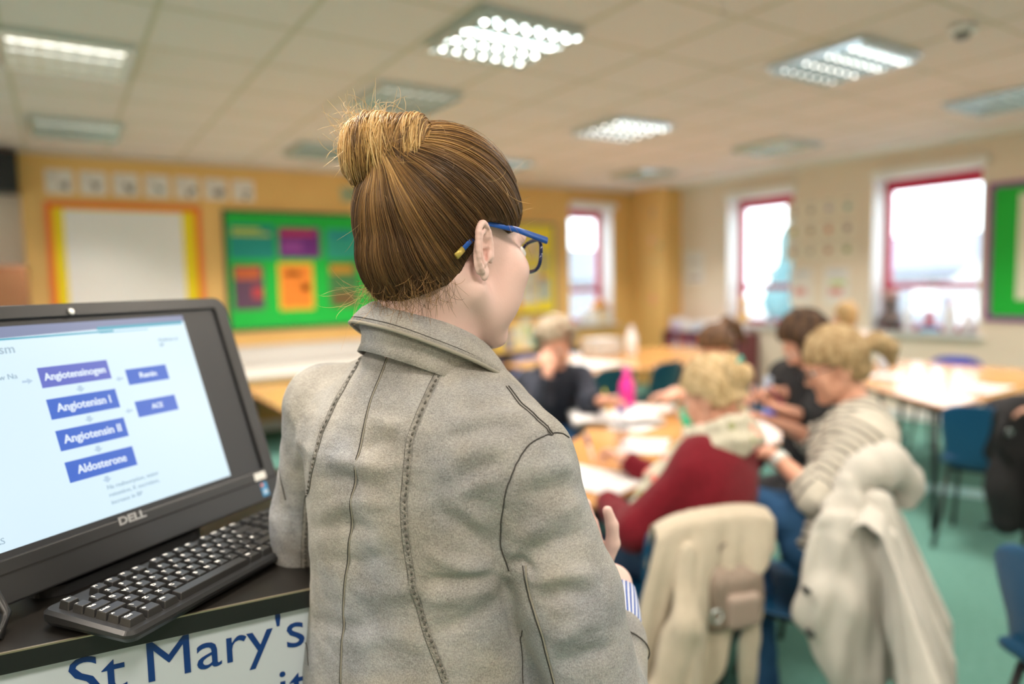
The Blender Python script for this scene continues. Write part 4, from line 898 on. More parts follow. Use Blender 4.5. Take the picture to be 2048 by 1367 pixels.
cur, fr = seated('person with curly grey blond hair resting chin on hand, dark jumper', 'person', J, mat('dark_navy_knit', (.014, .018, .032), .85, bump=.4, bscale=220), m_jean, h=.008, sc=1.05, topoff=.018)
r, f, u = fr; hc = J['head']; s = SDF(hc-.2, hc+.24, .006); rnd = random.Random(5)
for k in range(130):
    th = rnd.uniform(0, 6.28); ph = rnd.uniform(-.95, 1.57); v_ = r*math.cos(th)*math.cos(ph)+f*math.sin(th)*math.cos(ph)+u*math.sin(ph)
    if v_@f > .35 and v_@u < .42: continue
    s.ell(hc+u*.045-f*.01+(v_*.105), [rnd.uniform(.018, .03)]*3, k=.008)
S('hair', s, hair_mat('curly_hair', (.24, .185, .12), (.40, .33, .24), 60), cur, 1, disp=lambda P: .004*wob(P, 160, 2))
# ---- dark haired person with a phone
J = dict(pel=Q(1640, 900, 3.0)*[1,1,0]+[0,0,.53], che=Q(1612, 800, 2.98), nek=Q(1618, 730, 2.98), head=Q(1618, 688, 2.92), dhead=dirang(78)*.80-rise*.62)
b = dirang(105); rt = nrm(np.cross(b, rise)); J['sL'] = J['nek']-rt*.16-rise*.06; J['sR'] = J['nek']+rt*.16-rise*.06
J['eL'] = Q(1575, 830, 2.75); J['wL'] = Q(1572, 822, 2.62); J['dhL'] = -RV*.8+rise*.3; J['dpL'] = rise; J['eR'] = Q(1560, 790, 3.1); J['wR'] = Q(1545, 782, 2.85); J['dhR'] = -RV*.6-FV*.3; J['dpR'] = -rise-FV*.4
J['kL'] = J['pel']+b*.40-rt*.1; J['kR'] = J['pel']+b*.40+rt*.1; J['aL'] = J['kL']*[1,1,0]+[0,0,.1]; J['aR'] = J['kR']*[1,1,0]+[0,0,.1]
J['eL'] = J['sL']*.5+J['wL']*.5+[0,0,-.09]
dkp, fr = seated('person in a black top with long dark hair bent over a phone', 'person', J, mat('black_cloth', (.010, .011, .014), .85, bump=.4, bscale=200), mat('black_trousers', (.012, .012, .015), .8), h=.008, sleeve=(.75, .5))
r, f, u = fr; hc = J['head']; s = SDF(hc-.36, hc+.22, .007); scalp(s, hc, fr, .016)
s.chain([hc-f*.0+u*.05+r*-.06, hc-r*.085+f*.04-u*.06, hc-r*.08+f*.09-u*.22+[0,0,-.06]], [.04, .042, .03], .02); s.chain([hc-f*.07-u*.02, hc-f*.09-u*.14, hc-f*.05-u*.2], [.06, .05, .02], .02)
S('hair', s, hair_mat('dark_brown_hair', (.028, .015, .010), (.10, .05, .022)), dkp, 1, disp=lambda P: .003*wob(P, 100, 2))
ph = Q(1560, 800, 2.66); t = thing('mobile_phone', 'pinkish mobile phone held by the dark haired person', 'phone', ph, .4); t.rotation_euler = (.9, .2, .6)
B('case', MB().box((-.038, -.07, -.004), (.038, .07, .004)), C(.35, .08, .14, .3), t, bevel=.003); B('screen', MB().box((-.034, -.064, .004), (.034, .064, .0048)), mat('phone_screen', (.02, .02, .03), .1), t)
t = thing('earring_tag', 'small pale blue white object held up before the dark haired person', 'card', Q(1536, 765, 2.82), .3); B('body', MB().box((-.028, -.01, -.025), (.028, .01, .025)), C(.50, .58, .75), t, bevel=.006); t.name = 'small_gadget'
# ---- person with the brown ponytail, far side of the group table
J = dict(pel=Q(1470, 850, 4.25)*[1,1,0]+[0,0,.53], che=Q(1438, 778, 4.22), nek=Q(1440, 728, 4.18), head=Q(1436, 697, 4.10), dhead=dirang(115)*.75-rise*.65)
b = dirang(120); rt = nrm(np.cross(b, rise)); J['sL'] = J['nek']-rt*.15-rise*.07; J['sR'] = J['nek']+rt*.15-rise*.07
J['eL'] = Q(1388, 796, 3.95); J['wL'] = Q(1352, 790, 3.80); J['dhL'] = -RV+rise*.1; J['dpL'] = -rise; J['eR'] = Q(1372, 790, 4.2); J['wR'] = Q(1348, 782, 4.0); J['dhR'] = -RV*.5-FV; J['dpR'] = -rise
J['kL'] = J['pel']+b*.42; J['kR'] = J['pel']+b*.42+rt*.2; J['aL'] = J['kL']*[1,1,0]+[0,0,.1]; J['aR'] = J['kR']*[1,1,0]+[0,0,.1]
pny, fr = seated('person with a dark brown ponytail leaning over the far side of the group table', 'person', J, mat('cream_cloth', (.60, .48, .28), .85), m_jean, h=.009, sleeve=(.3, .3))
r, f, u = fr; hc = J['head']; s = SDF(hc-.3, hc+.25, .007); scalp(s, hc, fr, .018); s.chain([hc-f*.09+u*.09, hc-f*.15+u*.08, hc-f*.19-u*.0, hc-f*.17-u*.12], [.026, .036, .034, .015], .015)
S('hair', s, hair_mat('brown_hair', (.055, .024, .012), (.17, .09, .04)), pny, 1, disp=lambda P: .003*wob(P, 100, 2))
# ---- small blond head near the window, seen from behind, and the sleeve at the right edge
J = dict(pel=Q(1700, 760, 5.9), che=Q(1700, 712, 5.9), nek=Q(1692, 664, 5.9), head=Q(1690, 637, 5.9), dhead=FV*.95-RV*.2)
b = dirang(10); rt = nrm(np.cross(b, rise)); J['sL'] = J['nek']-rt*.14-rise*.06; J['sR'] = J['nek']+rt*.14-rise*.06
for a, sg in (('L', -1), ('R', 1)):
    J['e'+a] = J['s'+a]-rise*.24+b*.08; J['w'+a] = J['e'+a]+b*.22-rt*.04*sg; J['dh'+a] = b; J['dp'+a] = -rise; J['k'+a] = J['pel']+b*.4+rt*.1*sg; J['a'+a] = J['k'+a]*[1,1,0]+[0,0,.1]
J['pel'] = J['pel']*[1,1,0]+[0,0,.56]
sml, fr = seated('person with short blond hair seen from behind near the window wall', 'person', J, C(.72, .58, .52), m_jean, h=.010)
hc = J['head']; s = SDF(hc-.2, hc+.2, .008); scalp(s, hc, fr, .012); S('hair', s, hair_mat('short_blond_hair', (.42, .26, .11), (.55, .38, .18)), sml, 1, disp=lambda P: .002*wob(P, 100, 2))
J = dict(pel=Q(2300, 900, 3.25)*[1,1,0]+[0,0,.52], che=Q(2285, 780, 3.25), nek=Q(2280, 705, 3.25), head=Q(2265, 650, 3.2), dhead=dirang(60))
b = dirang(60); rt = nrm(np.cross(b, rise)); J['sL'] = J['nek']-rt*.17-rise*.06; J['sR'] = J['nek']+rt*.17-rise*.06
for a, sg in (('L', -1), ('R', 1)):
    J['e'+a] = J['s'+a]-rise*.24+b*.12; J['w'+a] = J['e'+a]+b*.22-rt*.04*sg+[0,0,.03]; J['dh'+a] = b; J['dp'+a] = -rise; J['k'+a] = J['pel']+b*.4+rt*.1*sg; J['a'+a] = J['k'+a]*[1,1,0]+[0,0,.1]
edg, fr = seated('person in a dark grey top almost wholly beyond the right edge', 'person', J, mat('charcoal_cloth', (.07, .07, .075), .85, bump=.3), mat('black_trousers', (.012, .012, .015), .8), h=.010)
hc = J['head']; s = SDF(hc-.2, hc+.2, .008); scalp(s, hc, fr, .012); S('hair', s, hair_mat('brown_hair', (.055, .024, .012), (.17, .09, .04)), edg, 1)

# ------------------------------------------------------------------ coats over chairs
def bprofile(ax, s):     # (y, z) along: down the front of the backrest, over its top, down the rear
    pts = np.array([(-.17, .62), (-.19, .72), (-.215, .80), (-.245, .822), (-.285, .80), (-.295, .70), (-.30, .5), (-.31, .25), (-.32, .0)])
    L = np.concatenate([[0], np.cumsum(np.linalg.norm(np.diff(pts, axis=0), axis=1))]); return np.interp(s, L, pts[:, 0]), np.interp(s, L, pts[:, 1])
def drape(chair, hem, width, shift, nf=5, amp=.02, seed=0, back_out=0.0, s0=.02, th=.006, nu=61, nv=70):
    # hem(u) length past the top; width(v) half width; shift(v) sideways drift;  u in [-1,1], seen from behind u=-1 is the left
    u = np.linspace(-1, 1, nu); v = np.linspace(0, 1, nv); U, Vv = np.meshgrid(u, v); s = s0+(hem(U)-s0)*Vv
    y, z = bprofile(None, s); over = np.clip((s-.26)/.3, 0, 1.5); w = width(np.clip((s-.2)/.7, 0, 1)); x = U*w+shift(np.clip((s-.2)/.7, 0, 1))
    rs = np.random.RandomState(seed); f = sum(a_*np.sin(U*k_*3.14+p_+over*q_) for a_, k_, p_, q_ in zip((1, .6, .45), (nf*.5, nf*.85, nf*1.4), rs.uniform(0, 6, 3), rs.uniform(-.8, .8, 3)))/1.4
    y = y - (f+.8)*amp*over - back_out*over; z = z - .03*np.abs(U)**3*np.exp(-((s-.25)/.15)**2)
    P = np.stack([x, y, z], -1); return P
def on_chair(chair, P):
    M = np.array(Matrix.LocRotScale(chair.location, chair.rotation_euler, chair.scale)); return P @ M[:3, :3].T + M[:3, 3]
chairs = {o['label']: o for o in bpy.data.objects if o.name.startswith('classroom_chair') and 'label' in o}
cA = [o for l, o in chairs.items() if 'red jumper' in l][0]; cB = [o for l, o in chairs.items() if 'striped jumper' in l][0]
m_coat = mat('cream_wool', (.64, .57, .46), .9, col2=(.60, .53, .42), nscale=30, bump=.5, bscale=400, spec=.15, sheen=.15)
t = thing('coat', 'cream wool coat hanging over the chair of the maroon jumper person', 'coat', (*on_chair(cA, np.array([0, -.25, 0.]))[:2], 0))
P = drape(cA, lambda U: np.interp(U, [-1, -.6, -.1, .3, .6, 1], [1.05, 1.08, .92, .66, .46, .38]), lambda v: .19+.11*v, lambda v: -.13*v, nf=5, amp=.028, seed=3)
B('coat_body', MB().sheet(on_chair(cA, P), .008), m_coat, t, smooth=True, world=True)
def tube_cloth(pts, rs, nm, m, t, seed=0, amp=.008, h=.006, flat=None, k=.03):
    A = np.array(pts); s = SDF(A.min(0)-.12, A.max(0)+.12, h); s.chain([np.asarray(p) for p in pts], rs, k, flat=flat); return S(nm, s, m, t, 2, disp=lambda P: amp*wob(P, 38, seed, aniso=(1, 1, .35)))
lc = lambda ch, *p: on_chair(ch, np.array(p, float))
bk = lc(cA, 0, -1, 0)-lc(cA, 0, 0, 0)
tube_cloth([lc(cA, -.12, -.30, .72), lc(cA, -.17, -.35, .52), lc(cA, -.26, -.37, .30), lc(cA, -.30, -.38, .14)], [.03, .055, .06, .065], 'sleeve', m_coat, t, 2, flat=(bk, .6))
tube_cloth([lc(cA, .13, -.27, .60), lc(cA, .12, -.27, .50), lc(cA, .11, -.27, .40), lc(cA, .10, -.28, .24)], [.02, .03, .035, .035], 'sleeve', m_coat, t, 5, flat=(bk, .5))
# taupe bag hanging below the cream coat
t = thing('handbag', 'taupe handbag hanging under the cream coat', 'bag', (*lc(cA, .08, -.2, 0)[:2], 0))
c = Q(1462, 1190, 1.98); s = SDF(c-.22, c+.22, .006); hx = nrm(lc(cA, 1, 0, 0)-lc(cA, 0, 0, 0)); s.box(c, (.095, .05, .095), np.array([hx, -bk/np.linalg.norm(bk), rise]), rd=.04); S('body', s, mat('taupe_fabric', (.27, .215, .175), .8, bump=.4, bscale=150), t, disp=lambda P: .006*wob(P, 40, 3))
B('strap', MB().tube([c+rise*.07-hx*.06, c+rise*.15-hx*.04, c+rise*.17+hx*.02, c+rise*.14+hx*.07, c+rise*.05+hx*.08], .011, 8, flat=.5), mat('taupe_strap', (.22, .17, .14), .7), t, smooth=True, world=True)
s = SDF(c-.2, c+.2, .006); s.box(c+bk*.055-rise*.02, (.055, .02, .05), np.array([hx, -bk/np.linalg.norm(bk), rise]), rd=.015); S('pocket', s, mat('taupe_pocket', (.34, .27, .23), .8), t)
B('metal_ring', MB().tube([c-hx*.09+bk*.06+(hx*math.cos(a)+rise*math.sin(a))*.018-rise*.02 for a in np.linspace(0, 6.3, 15)], .0035, 6), m_lou, t, smooth=True, world=True)
# pale grey jacket
m_jk = mat('pale_grey_cotton', (.62, .60, .56), .9, col2=(.57, .555, .515), nscale=10, bump=.4, bscale=250, spec=.15)
t = thing('jacket', 'pale grey hooded jacket over the chair of the striped jumper person', 'jacket', (*lc(cB, 0, -.25, 0)[:2], 0))
P = drape(cB, lambda U: np.interp(U, [-1, -.5, 0, .6, 1], [1.02, 1.10, 1.08, 1.02, .92]), lambda v: .225+.16*v, lambda v: -.01-.15*v, nf=6, amp=.045, seed=8, back_out=.03)
B('jacket_body', MB().sheet(on_chair(cB, P), .007), m_jk, t, smooth=True, world=True)
bkB = lc(cB, 0, -1, 0)-lc(cB, 0, 0, 0)
tube_cloth([Q(1690, 985, 2.08), Q(1722, 940, 2.10), Q(1775, 925, 2.14), Q(1812, 958, 2.18), Q(1812, 1005, 2.16)], [.035, .052, .060, .050, .03], 'hood', m_jk, t, 4, amp=.012)
tube_cloth([Q(1752, 1010, 2.05), Q(1768, 1120, 1.99), Q(1790, 1240, 1.97), Q(1806, 1340, 1.97)], [.055, .060, .055, .050], 'sleeve', m_jk, t, 6, flat=(FV, .7))
tube_cloth([Q(1700, 985, 2.06), Q(1680, 1090, 1.99), Q(1672, 1210, 1.96), Q(1715, 1335, 1.96)], [.055, .10, .115, .10], 'front_panel', m_jk, t, 12, amp=.012, flat=(FV, .38))
tube_cloth([lc(cB, -.16, -.30, .72), lc(cB, -.22, -.34, .52), lc(cB, -.235, -.37, .36), lc(cB, -.21, -.38, .22)], [.04, .052, .05, .045], 'sleeve', m_jk, t, 9, flat=(bkB, .7))
bt = MB()
for z_ in (.36, .20): bt.lathe([(.002, 0), (.011, .002), (.011, .005), (.002, .006)], (0, 0, 0), 12); 
for i, (px_, py_) in enumerate(((1612, 1180), (1620, 1266))):
    c = Q(px_, py_, 1.915); b_ = MB().tube([c+FV*.012, c-FV*.012], .010, 12); B('button', b_, mat('dark_button', (.05, .05, .05), .3), t, world=True)
# dark bag and jacket at the right edge
cC = [o for l, o in chairs.items() if 'near side of the right hand table' in l][0]
m_blk = mat('black_fabric', (.012, .012, .014), .85, bump=.4, bscale=120)
t = thing('backpack', 'large black bag hanging at the right edge beside the blue chair', 'bag', (*Q(2030, 900, 3.55)[:2], 0))
c = Q(2042, 865, 3.55); s = SDF(c-.36, c+.36, .009); s.box(c, (.17, .10, .16), np.array([RV, FV, rise]), rd=.07); s.cap(c+rise*.14-RV*.1, c+rise*.17+RV*.1, .05, .05, .04); S('body', s, m_blk, t, disp=lambda P: .010*wob(P, 22, 3))
B('strap', MB().tube([c-RV*.15-FV*.08+rise*.10, c-RV*.20-FV*.10-rise*.02, c-RV*.12-FV*.10-rise*.14], .014, 8), m_blk, t, smooth=True, world=True)
B('buckle', MB().tube([c-RV*.14-FV*.11+rise*.03+(RV*math.cos(a)+rise*math.sin(a))*.014 for a in np.linspace(0, 6.3, 13)], .003, 6), m_lou, t, world=True)
t = thing('jacket', 'black jacket hanging down to the floor at the right edge of the photo', 'jacket', (*Q(2020, 1000, 3.5)[:2], 0))
tp = Q(2030, 915, 3.5); bt_ = Q(2015, 1045, 3.5); s = SDF(np.minimum(tp, bt_)-.3, np.maximum(tp, bt_)+.3, .009); s.chain([tp, tp*.5+bt_*.5, bt_+rise*.04], [.10, .13, .09], .03, flat=(FV, .6)); S('body', s, m_blk, t, disp=lambda P: .014*wob(P, 25, 6, aniso=(1, 1, .3)))
s = SDF(np.minimum(tp, bt_)-.3, np.maximum(tp, bt_)+.3, .009); s.chain([tp+RV*.1, bt_+RV*.16+rise*.1], [.05, .045], .02); S('sleeve', s, mat('black_lining', (.03, .026, .022), .8), t, disp=lambda P: .008*wob(P, 25, 7))
B('bag_strap', MB().tube([PZ(1965, 1052, .012), PZ(2010, 1045, .015), PZ(2048, 1055, .02)], .010, 6), m_blk, t, smooth=True, world=True)
# chairs that carry the other seated people
chair_at(ch_n, 'chair under the curly haired person, hidden by the table', Q(1098, 800, 4.38), -FV+RV*.3)
chair_at(ch_n, 'chair of the person in the black top, behind the striped jumper', Q(1700, 800, 3.05), dirang(100))
chair_at(ch_b, 'chair under the person with the dark brown ponytail', Q(1500, 800, 4.42), dirang(110))
chair_at(ch_b, 'chair under the person with short blond hair near the window wall', Q(1710, 690, 5.66), dirang(10))
chair_at(ch_n, 'chair of the person in dark grey beyond the right edge', Q(2350, 800, 3.15), dirang(60))

# ------------------------------------------------------------------ all-in-one computer on the stand
def vw(a, d, z): return V(a, d, z)+np.array([0, 0, 0])
m_bk = mat('computer_black_plastic', (.022, .023, .025), .34, bump=.02, bscale=600, spec=.5); m_bk2 = mat('glossy_black_panel', (.018, .020, .025), .45, spec=.6)
yaw = 1.1528; tilt = .3219
Rm = RV*math.cos(yaw)+FV*math.sin(yaw); Bm = -RV*math.sin(yaw)+FV*math.cos(yaw); Um = rise*math.cos(tilt)+Bm*math.sin(tilt); Nm = np.cross(Rm, Um)   # Nm points away from... towards viewer
Om = V(-.556, .9791, 1.1737)
MM = Matrix(((*[Rm[0], Um[0], Nm[0]],), (*[Rm[1], Um[1], Nm[1]],), (*[Rm[2], Um[2], Nm[2]],))).to_4x4(); MM.translation = Vector(Om)
comp = thing('all_in_one_computer', 'black all-in-one computer with webcam showing a blue and white slide', 'computer'); comp.matrix_world = MM
comp.location, rq, _ = MM.decompose(); comp.rotation_euler = rq.to_euler()
def rrect(x0, y0, x1, y1, r, n=8):
    P = []
    for cx, cy, a0 in ((x1-r, y1-r, 0), (x0+r, y1-r, 90), (x0+r, y0+r, 180), (x1-r, y0+r, 270)):
        for k in range(n+1): a = math.radians(a0+90*k/n); P.append((cx+r*math.cos(a), cy+r*math.sin(a)))
    return P
# housing with display recess
X0, X1, Y0, Y1 = -.288, .288, -.050, .327; SX0, SX1, SY0, SY1 = -.2545, .2545, .012, .2985
out = rrect(X0, Y0, X1, Y1, .022); inn = rrect(SX0-.008, SY0-.008, SX1+.008, SY1+.008, .003)
def ring(mb, A, Bq, z0, z1, zi):
    n = len(A); v = [(*p, z1) for p in A]+[(*p, z1) for p in Bq]+[(*p, zi) for p in Bq]+[(*p, z0) for p in A]
    f = [(i, (i+1) % n, n+(i+1) % n, n+i) for i in range(n)]+[(n+i, n+(i+1) % n, 2*n+(i+1) % n, 2*n+i) for i in range(n)]+[(3*n+i, 3*n+(i+1) % n, (i+1) % n, i) for i in range(n)]+[tuple(3*n+i for i in range(n))[::-1]]
    return mb.add(v, f)
B('front_bezel', ring(MB(), out, inn, -.028, .003, -.004), m_bk, comp, bevel=.0022, smooth=False)
B('display_panel', MB().box((SX0-.008, SY0-.008, -.006), (SX1+.008, SY1+.008, -.0025)), m_bk2, comp)
B('rear_cover', MB().prism(rrect(X0+.02, Y0+.02, X1-.02, Y1-.02, .03), -.062, -.027), m_bk, comp, bevel=.012)
B('lower_groove', MB().box((X0+.004, -.0145, .0025), (X1-.004, -.0125, .0036)), mat('groove_black', (.002, .002, .002), .8), comp)
w_ = B('webcam', MB().lathe([(.0065, .0028), (.0068, .0040), (.0055, .0046)], (0, .313, 0), 20), mat('webcam_ring', (.06, .06, .06), .3), comp, smooth=True)
B('webcam_shutter', MB().lathe([(.0002, .0045), (.0048, .0047), (.003, .0056)], (0, .313, 0), 18), mat('white_shutter', (.9, .92, .9), .3), w_, smooth=True)
m_sl = mat('slide_white', (.05, .05, .05), .3, emit=(.66, .85, .97), estr=.92); m_slb = mat('slide_blue', (.02, .02, .02), .3, emit=(.022, .135, .66), estr=.85); m_slv = mat('slide_violet_blue', (.02, .02, .02), .3, emit=(.11, .155, .66), estr=.80); m_slw = mat('slide_lettering', (.02,)*3, .3, emit=(.80, .90, 1), estr=.95); m_slg = mat('slide_grey', (.02,)*3, .3, emit=(.34, .48, .58), estr=.9); m_sll = mat('slide_arrow', (.02,)*3, .3, emit=(.46, .63, .80), estr=.9); m_slt = mat('slide_teal', (.02,)*3, .3, emit=(.03, .42, .58), estr=.8); m_slvio = mat('slide_header', (.02,)*3, .3, emit=(.22, .27, .46), estr=.8)
sl = B('slide', MB().box((-.193, SY0, -.0025), (.193, SY1, -.0021)), m_sl, comp)
hd = MB(); hd.add([(-.193, .281, -.0021), (.193, .288, -.0021), (.193, .2985, -.0021), (-.193, .2985, -.0021), (-.193, .281, -.0018), (.193, .288, -.0018), (.193, .2985, -.0018), (-.193, .2985, -.0018)], [(4,5,6,7), (0,1,5,4), (1,2,6,5), (2,3,7,6), (3,0,4,7)]); B('slide_header', hd, m_slvio, sl)
B('slide_header_line', MB().box((.035, .2835, -.0018), (.188, .2885, -.0014)).box((-.193, .2795, -.0018), (.06, .282, -.0014)).box((.037, .2785, -.0018), (.12, .2795, -.0014)), m_slt, sl)
def sbox(x0, x1, y0, y1, m, s, sz, fw, bold=.0006):
    B('slide_box', MB().box((x0, y0, -.0021), (x1, y1, -.0016)), m, sl)
    text_mesh('slide_text', s, sz, m_slw, sl, ((x0+x1)/2, (y0+y1)/2, -.0012), bold=bold*.4, fitw=fw)
sbox(-.067, .035, .2075, .2365, m_slv, 'Angiotensinogen', .0150, .090); sbox(-.067, .035, .162, .191, m_slb, 'Angiotenisn I', .0165, .080); sbox(-.067, .035, .117, .146, m_slb, 'Angiotensin II', .0165, .086); sbox(-.067, .035, .072, .101, m_slb, 'Aldosterone', .0165, .074)
sbox(.060, .132, .193, .2175, m_slb, 'Renin', .0120, .030); sbox(.060, .132, .141, .166, m_slb, 'ACE', .0110, .020)
for y_ in (.1995, .154, .109, .064): B('slide_arrow', MB().prism([(-.003, .004), (-.003, 0), (-.007, 0), (0, -.0055), (.007, 0), (.003, 0), (.003, .004)], 0, .0004, Matrix.Translation((-.016, y_, -.0021))), m_sll, sl)
for x_, y_ in ((.047, .205), (.047, .154)): B('slide_arrow', MB().prism([(.006, .0015), (0, .0015), (0, .004), (-.006, 0), (0, -.004), (0, -.0015), (.006, -.0015)], 0, .0004, Matrix.Translation((x_, y_, -.0021))), m_sll, sl)
B('slide_arrow', MB().prism([(-.007, .0015), (0, .0015), (0, .004), (.007, 0), (0, -.004), (0, -.0015), (-.007, -.0015)], 0, .0004, Matrix.Translation((-.0835, .220, -.0021))), m_sll, sl)
for s_, x_, y_, z_, al in (('sm', -.098, .2665, .018, 'CENTER'), ('\u2191 Na', -.106, .229, .0105, 'CENTER'), ('Medicines in', .133, .2590, .0075, 'LEFT'), ('BP', .133, .2505, .0075, 'LEFT'), ('Na reabsorption, water', -.020, .0515, .0088, 'LEFT'), ('retention, K excretion,', -.020, .0405, .0088, 'LEFT'), ('increase in BP', -.020, .0295, .0088, 'LEFT'), ('AS', -.175, .025, .011, 'LEFT')):
    text_mesh('slide_text', s_.replace('\u2191', 'w'), z_, m_slg, sl, (x_, y_, -.0016), align=al)
text_mesh('maker_badge', 'DELL', .0155, mat('badge_silver', (.42, .42, .42), .3, metal=.6), comp, (0, 0, .0032), bold=.0006, sx=1.25)
B('sticker', MB().box((.236, -.012, .003), (.262, .001, .0034)), C(.80, .80, .78), comp)
st_ = B('sticker', MB().box((.243, -.042, .003), (.258, -.018, .0034)), C(.05, .30, .60), comp); B('sticker_print', MB().box((.244, -.025, .0034), (.25, -.019, .0037)), C(.7, .2, .1), st_); B('sticker_print', MB().box((.246, -.038, .0034), (.256, -.031, .0037)), C(.5, .65, .8), st_)
DESK = 1.106
# stand: neck and foot
ip = (Om-Nm*.05+Um*.10); ft = MB(); fc = np.array([*(Om-Bm*(-.10))[:2], DESK]); 
B('stand_neck', MB().tube([ip-Nm*.01, ip*.5+(fc+rise*.01)*.5, fc+rise*.01], .03, 12, flat=.4, up=Rm), m_bk, comp, world=True) if False else None
def cworld(nm, mb, m): 
    o = link(nm, mb.mesh(nm), m, comp); o.data.transform(MM.inverted()); return o
cworld('stand_neck', MB().tube([ip, ip*.5+(fc)*.5+Bm*.03, fc+rise*.012+Bm*.02], .032, 14, flat=.4, up=Rm), m_bk)
fp = MB(); 
pl = [(fc+Rm*x_*.13+Bm*y_*.11) for x_, y_ in rrect(-1, -1, 1, .6, .3)]; fp.prism([(p[0], p[1]) for p in pl], DESK+.0005, DESK+.014); cworld('stand_foot', fp, m_bk)

# ------------------------------------------------------------------ keyboard
ky = math.radians(68.3); Rk = RV*math.cos(ky)+FV*math.sin(ky); Bk = -RV*math.sin(ky)+FV*math.cos(ky)
Ok = V(-.436, .7496, 0); KM = Matrix(((Rk[0], Bk[0], 0), (Rk[1], Bk[1], 0), (0, 0, 1))).to_4x4(); KM.translation = Vector((Ok[0], Ok[1], DESK+.001))
kbd = thing('keyboard', 'black computer keyboard lying in front of the computer on the lectern', 'keyboard'); kbd.location = KM.translation; kbd.rotation_euler = KM.to_euler()
m_key = mat('key_plastic', (.030, .030, .031), .33, bump=.05, bscale=900); m_leg = C(.92, .92, .90)
kx0, kx1, ky0, ky1 = -.010, .434, -.012, .135
base = MB(); A = rrect(kx0, ky0, kx1, ky1, .012); A2 = rrect(kx0+.004, ky0+.004, kx1-.004, ky1-.004, .009); n = len(A)
v = [(*p, 0.003) for p in A2]+[(*p, .009) for p in A]+[(p[0], p[1], .013+p[1]*.04) for p in A]+[(p[0], p[1], .0165+p[1]*.04) for p in A2]; f = [(k*n+i, k*n+(i+1) % n, (k+1)*n+(i+1) % n, (k+1)*n+i) for k in range(3) for i in range(n)]+[tuple(range(n))[::-1], tuple(3*n+i for i in range(n))]
B('keyboard_case', base.add(v, f), m_bk, kbd)
for x_ in (.02, .40): B('foot', MB().box((x_-.015, .115, 0), (x_+.015, .128, .006)), m_bk, kbd); B('foot', MB().box((x_-.015, -.004, 0), (x_+.015, .006, .004)), m_bk, kbd)
u_ = .019; rows = []
def keyrow(y, specs_, x=0):
    for w_, lab in specs_:
        if lab is not None: rows.append((x, y, w_, lab))
        x += w_
keyrow(5.2, [(1, 'Esc'), (1, None)]+[(1, 'F%d' % i) for i in (1, 2, 3, 4)]+[(.5, None)]+[(1, 'F%d' % i) for i in (5, 6, 7, 8)]+[(.5, None)]+[(1, 'F%d' % i) for i in (9, 10, 11, 12)]+[(.35, None)]+[(1, '')]*3)
keyrow(4, [(1, c) for c in '`1234567890-=']+[(2, '<')]+[(.35, None)]+[(1, '')]*3+[(.35, None)]+[(1, c) for c in 'N/*-'])
keyrow(3, [(1.5, 'Tab')]+[(1, c) for c in 'QWERTYUIOP[]']+[(1.5, '')]+[(.35, None)]+[(1, '')]*3+[(.35, None)]+[(1, c) for c in '789+'])
keyrow(2, [(1.75, 'Lock')]+[(1, c) for c in "ASDFGHJKL;'#"]+[(1.25, '')]+[(3.7, None)]+[(1, c) for c in '456'])
keyrow(1, [(1.25, '^'), (1, '\\')]+[(1, c) for c in 'ZXCVBNM,./']+[(2.75, '')]+[(1.35, None), (1, '^')]+[(1.35, None)]+[(1, c) for c in '123'])
keyrow(0, [(1.25, 'Ctrl'), (1.25, 'o'), (1.25, 'Alt'), (6.25, ''), (1.25, 'Alt'), (1.25, 'o'), (1.25, ''), (1.25, 'Ctrl'), (.35, None), (1, '<'), (1, 'v'), (1, '>'), (.35, None), (2, '0'), (1, '.')])
rows.sort(key=lambda r: r[0]+r[1]*.1); extra = MB()
for i, (x, y, w_, lab) in enumerate(rows):
    x0, x1, y0, y1 = x*u_+.0008, (x+w_)*u_-.0008, y*u_+.0004, (y+1)*u_-.0012; zb = .0158+y0*.04; zt = .0245+y0*.055; i_ = .0026
    vv = [(x0, y0, zb), (x1, y0, zb), (x1, y1, zb), (x0, y1, zb), (x0+i_, y0+i_*.8, zt), (x1-i_, y0+i_*.8, zt), (x1-i_, y1-i_*.4, zt+.001), (x0+i_, y1-i_*.4, zt+.001)]
    ff = [(4, 5, 6, 7), (0, 1, 5, 4), (1, 2, 6, 5), (2, 3, 7, 6), (3, 0, 4, 7)]
    if i < 98:
        k_ = B('key', MB().add(vv, ff), m_key, kbd, bevel=.0009)
        if lab: text_mesh('legend', lab, .0056 if len(lab) > 1 else .0078, m_leg, k_, (x0+.0048 if len(lab) == 1 else (x0+i_+.0008), y1-.0058, zt+.0010), (0.03, 0, 0), extr=.0001, align='CENTER' if len(lab) == 1 else 'LEFT', bold=.00025)
    else: extra.add(vv, ff)
if extra.n: o = B('far_keys', extra, m_key, kbd); o['kind'] = 'stuff'

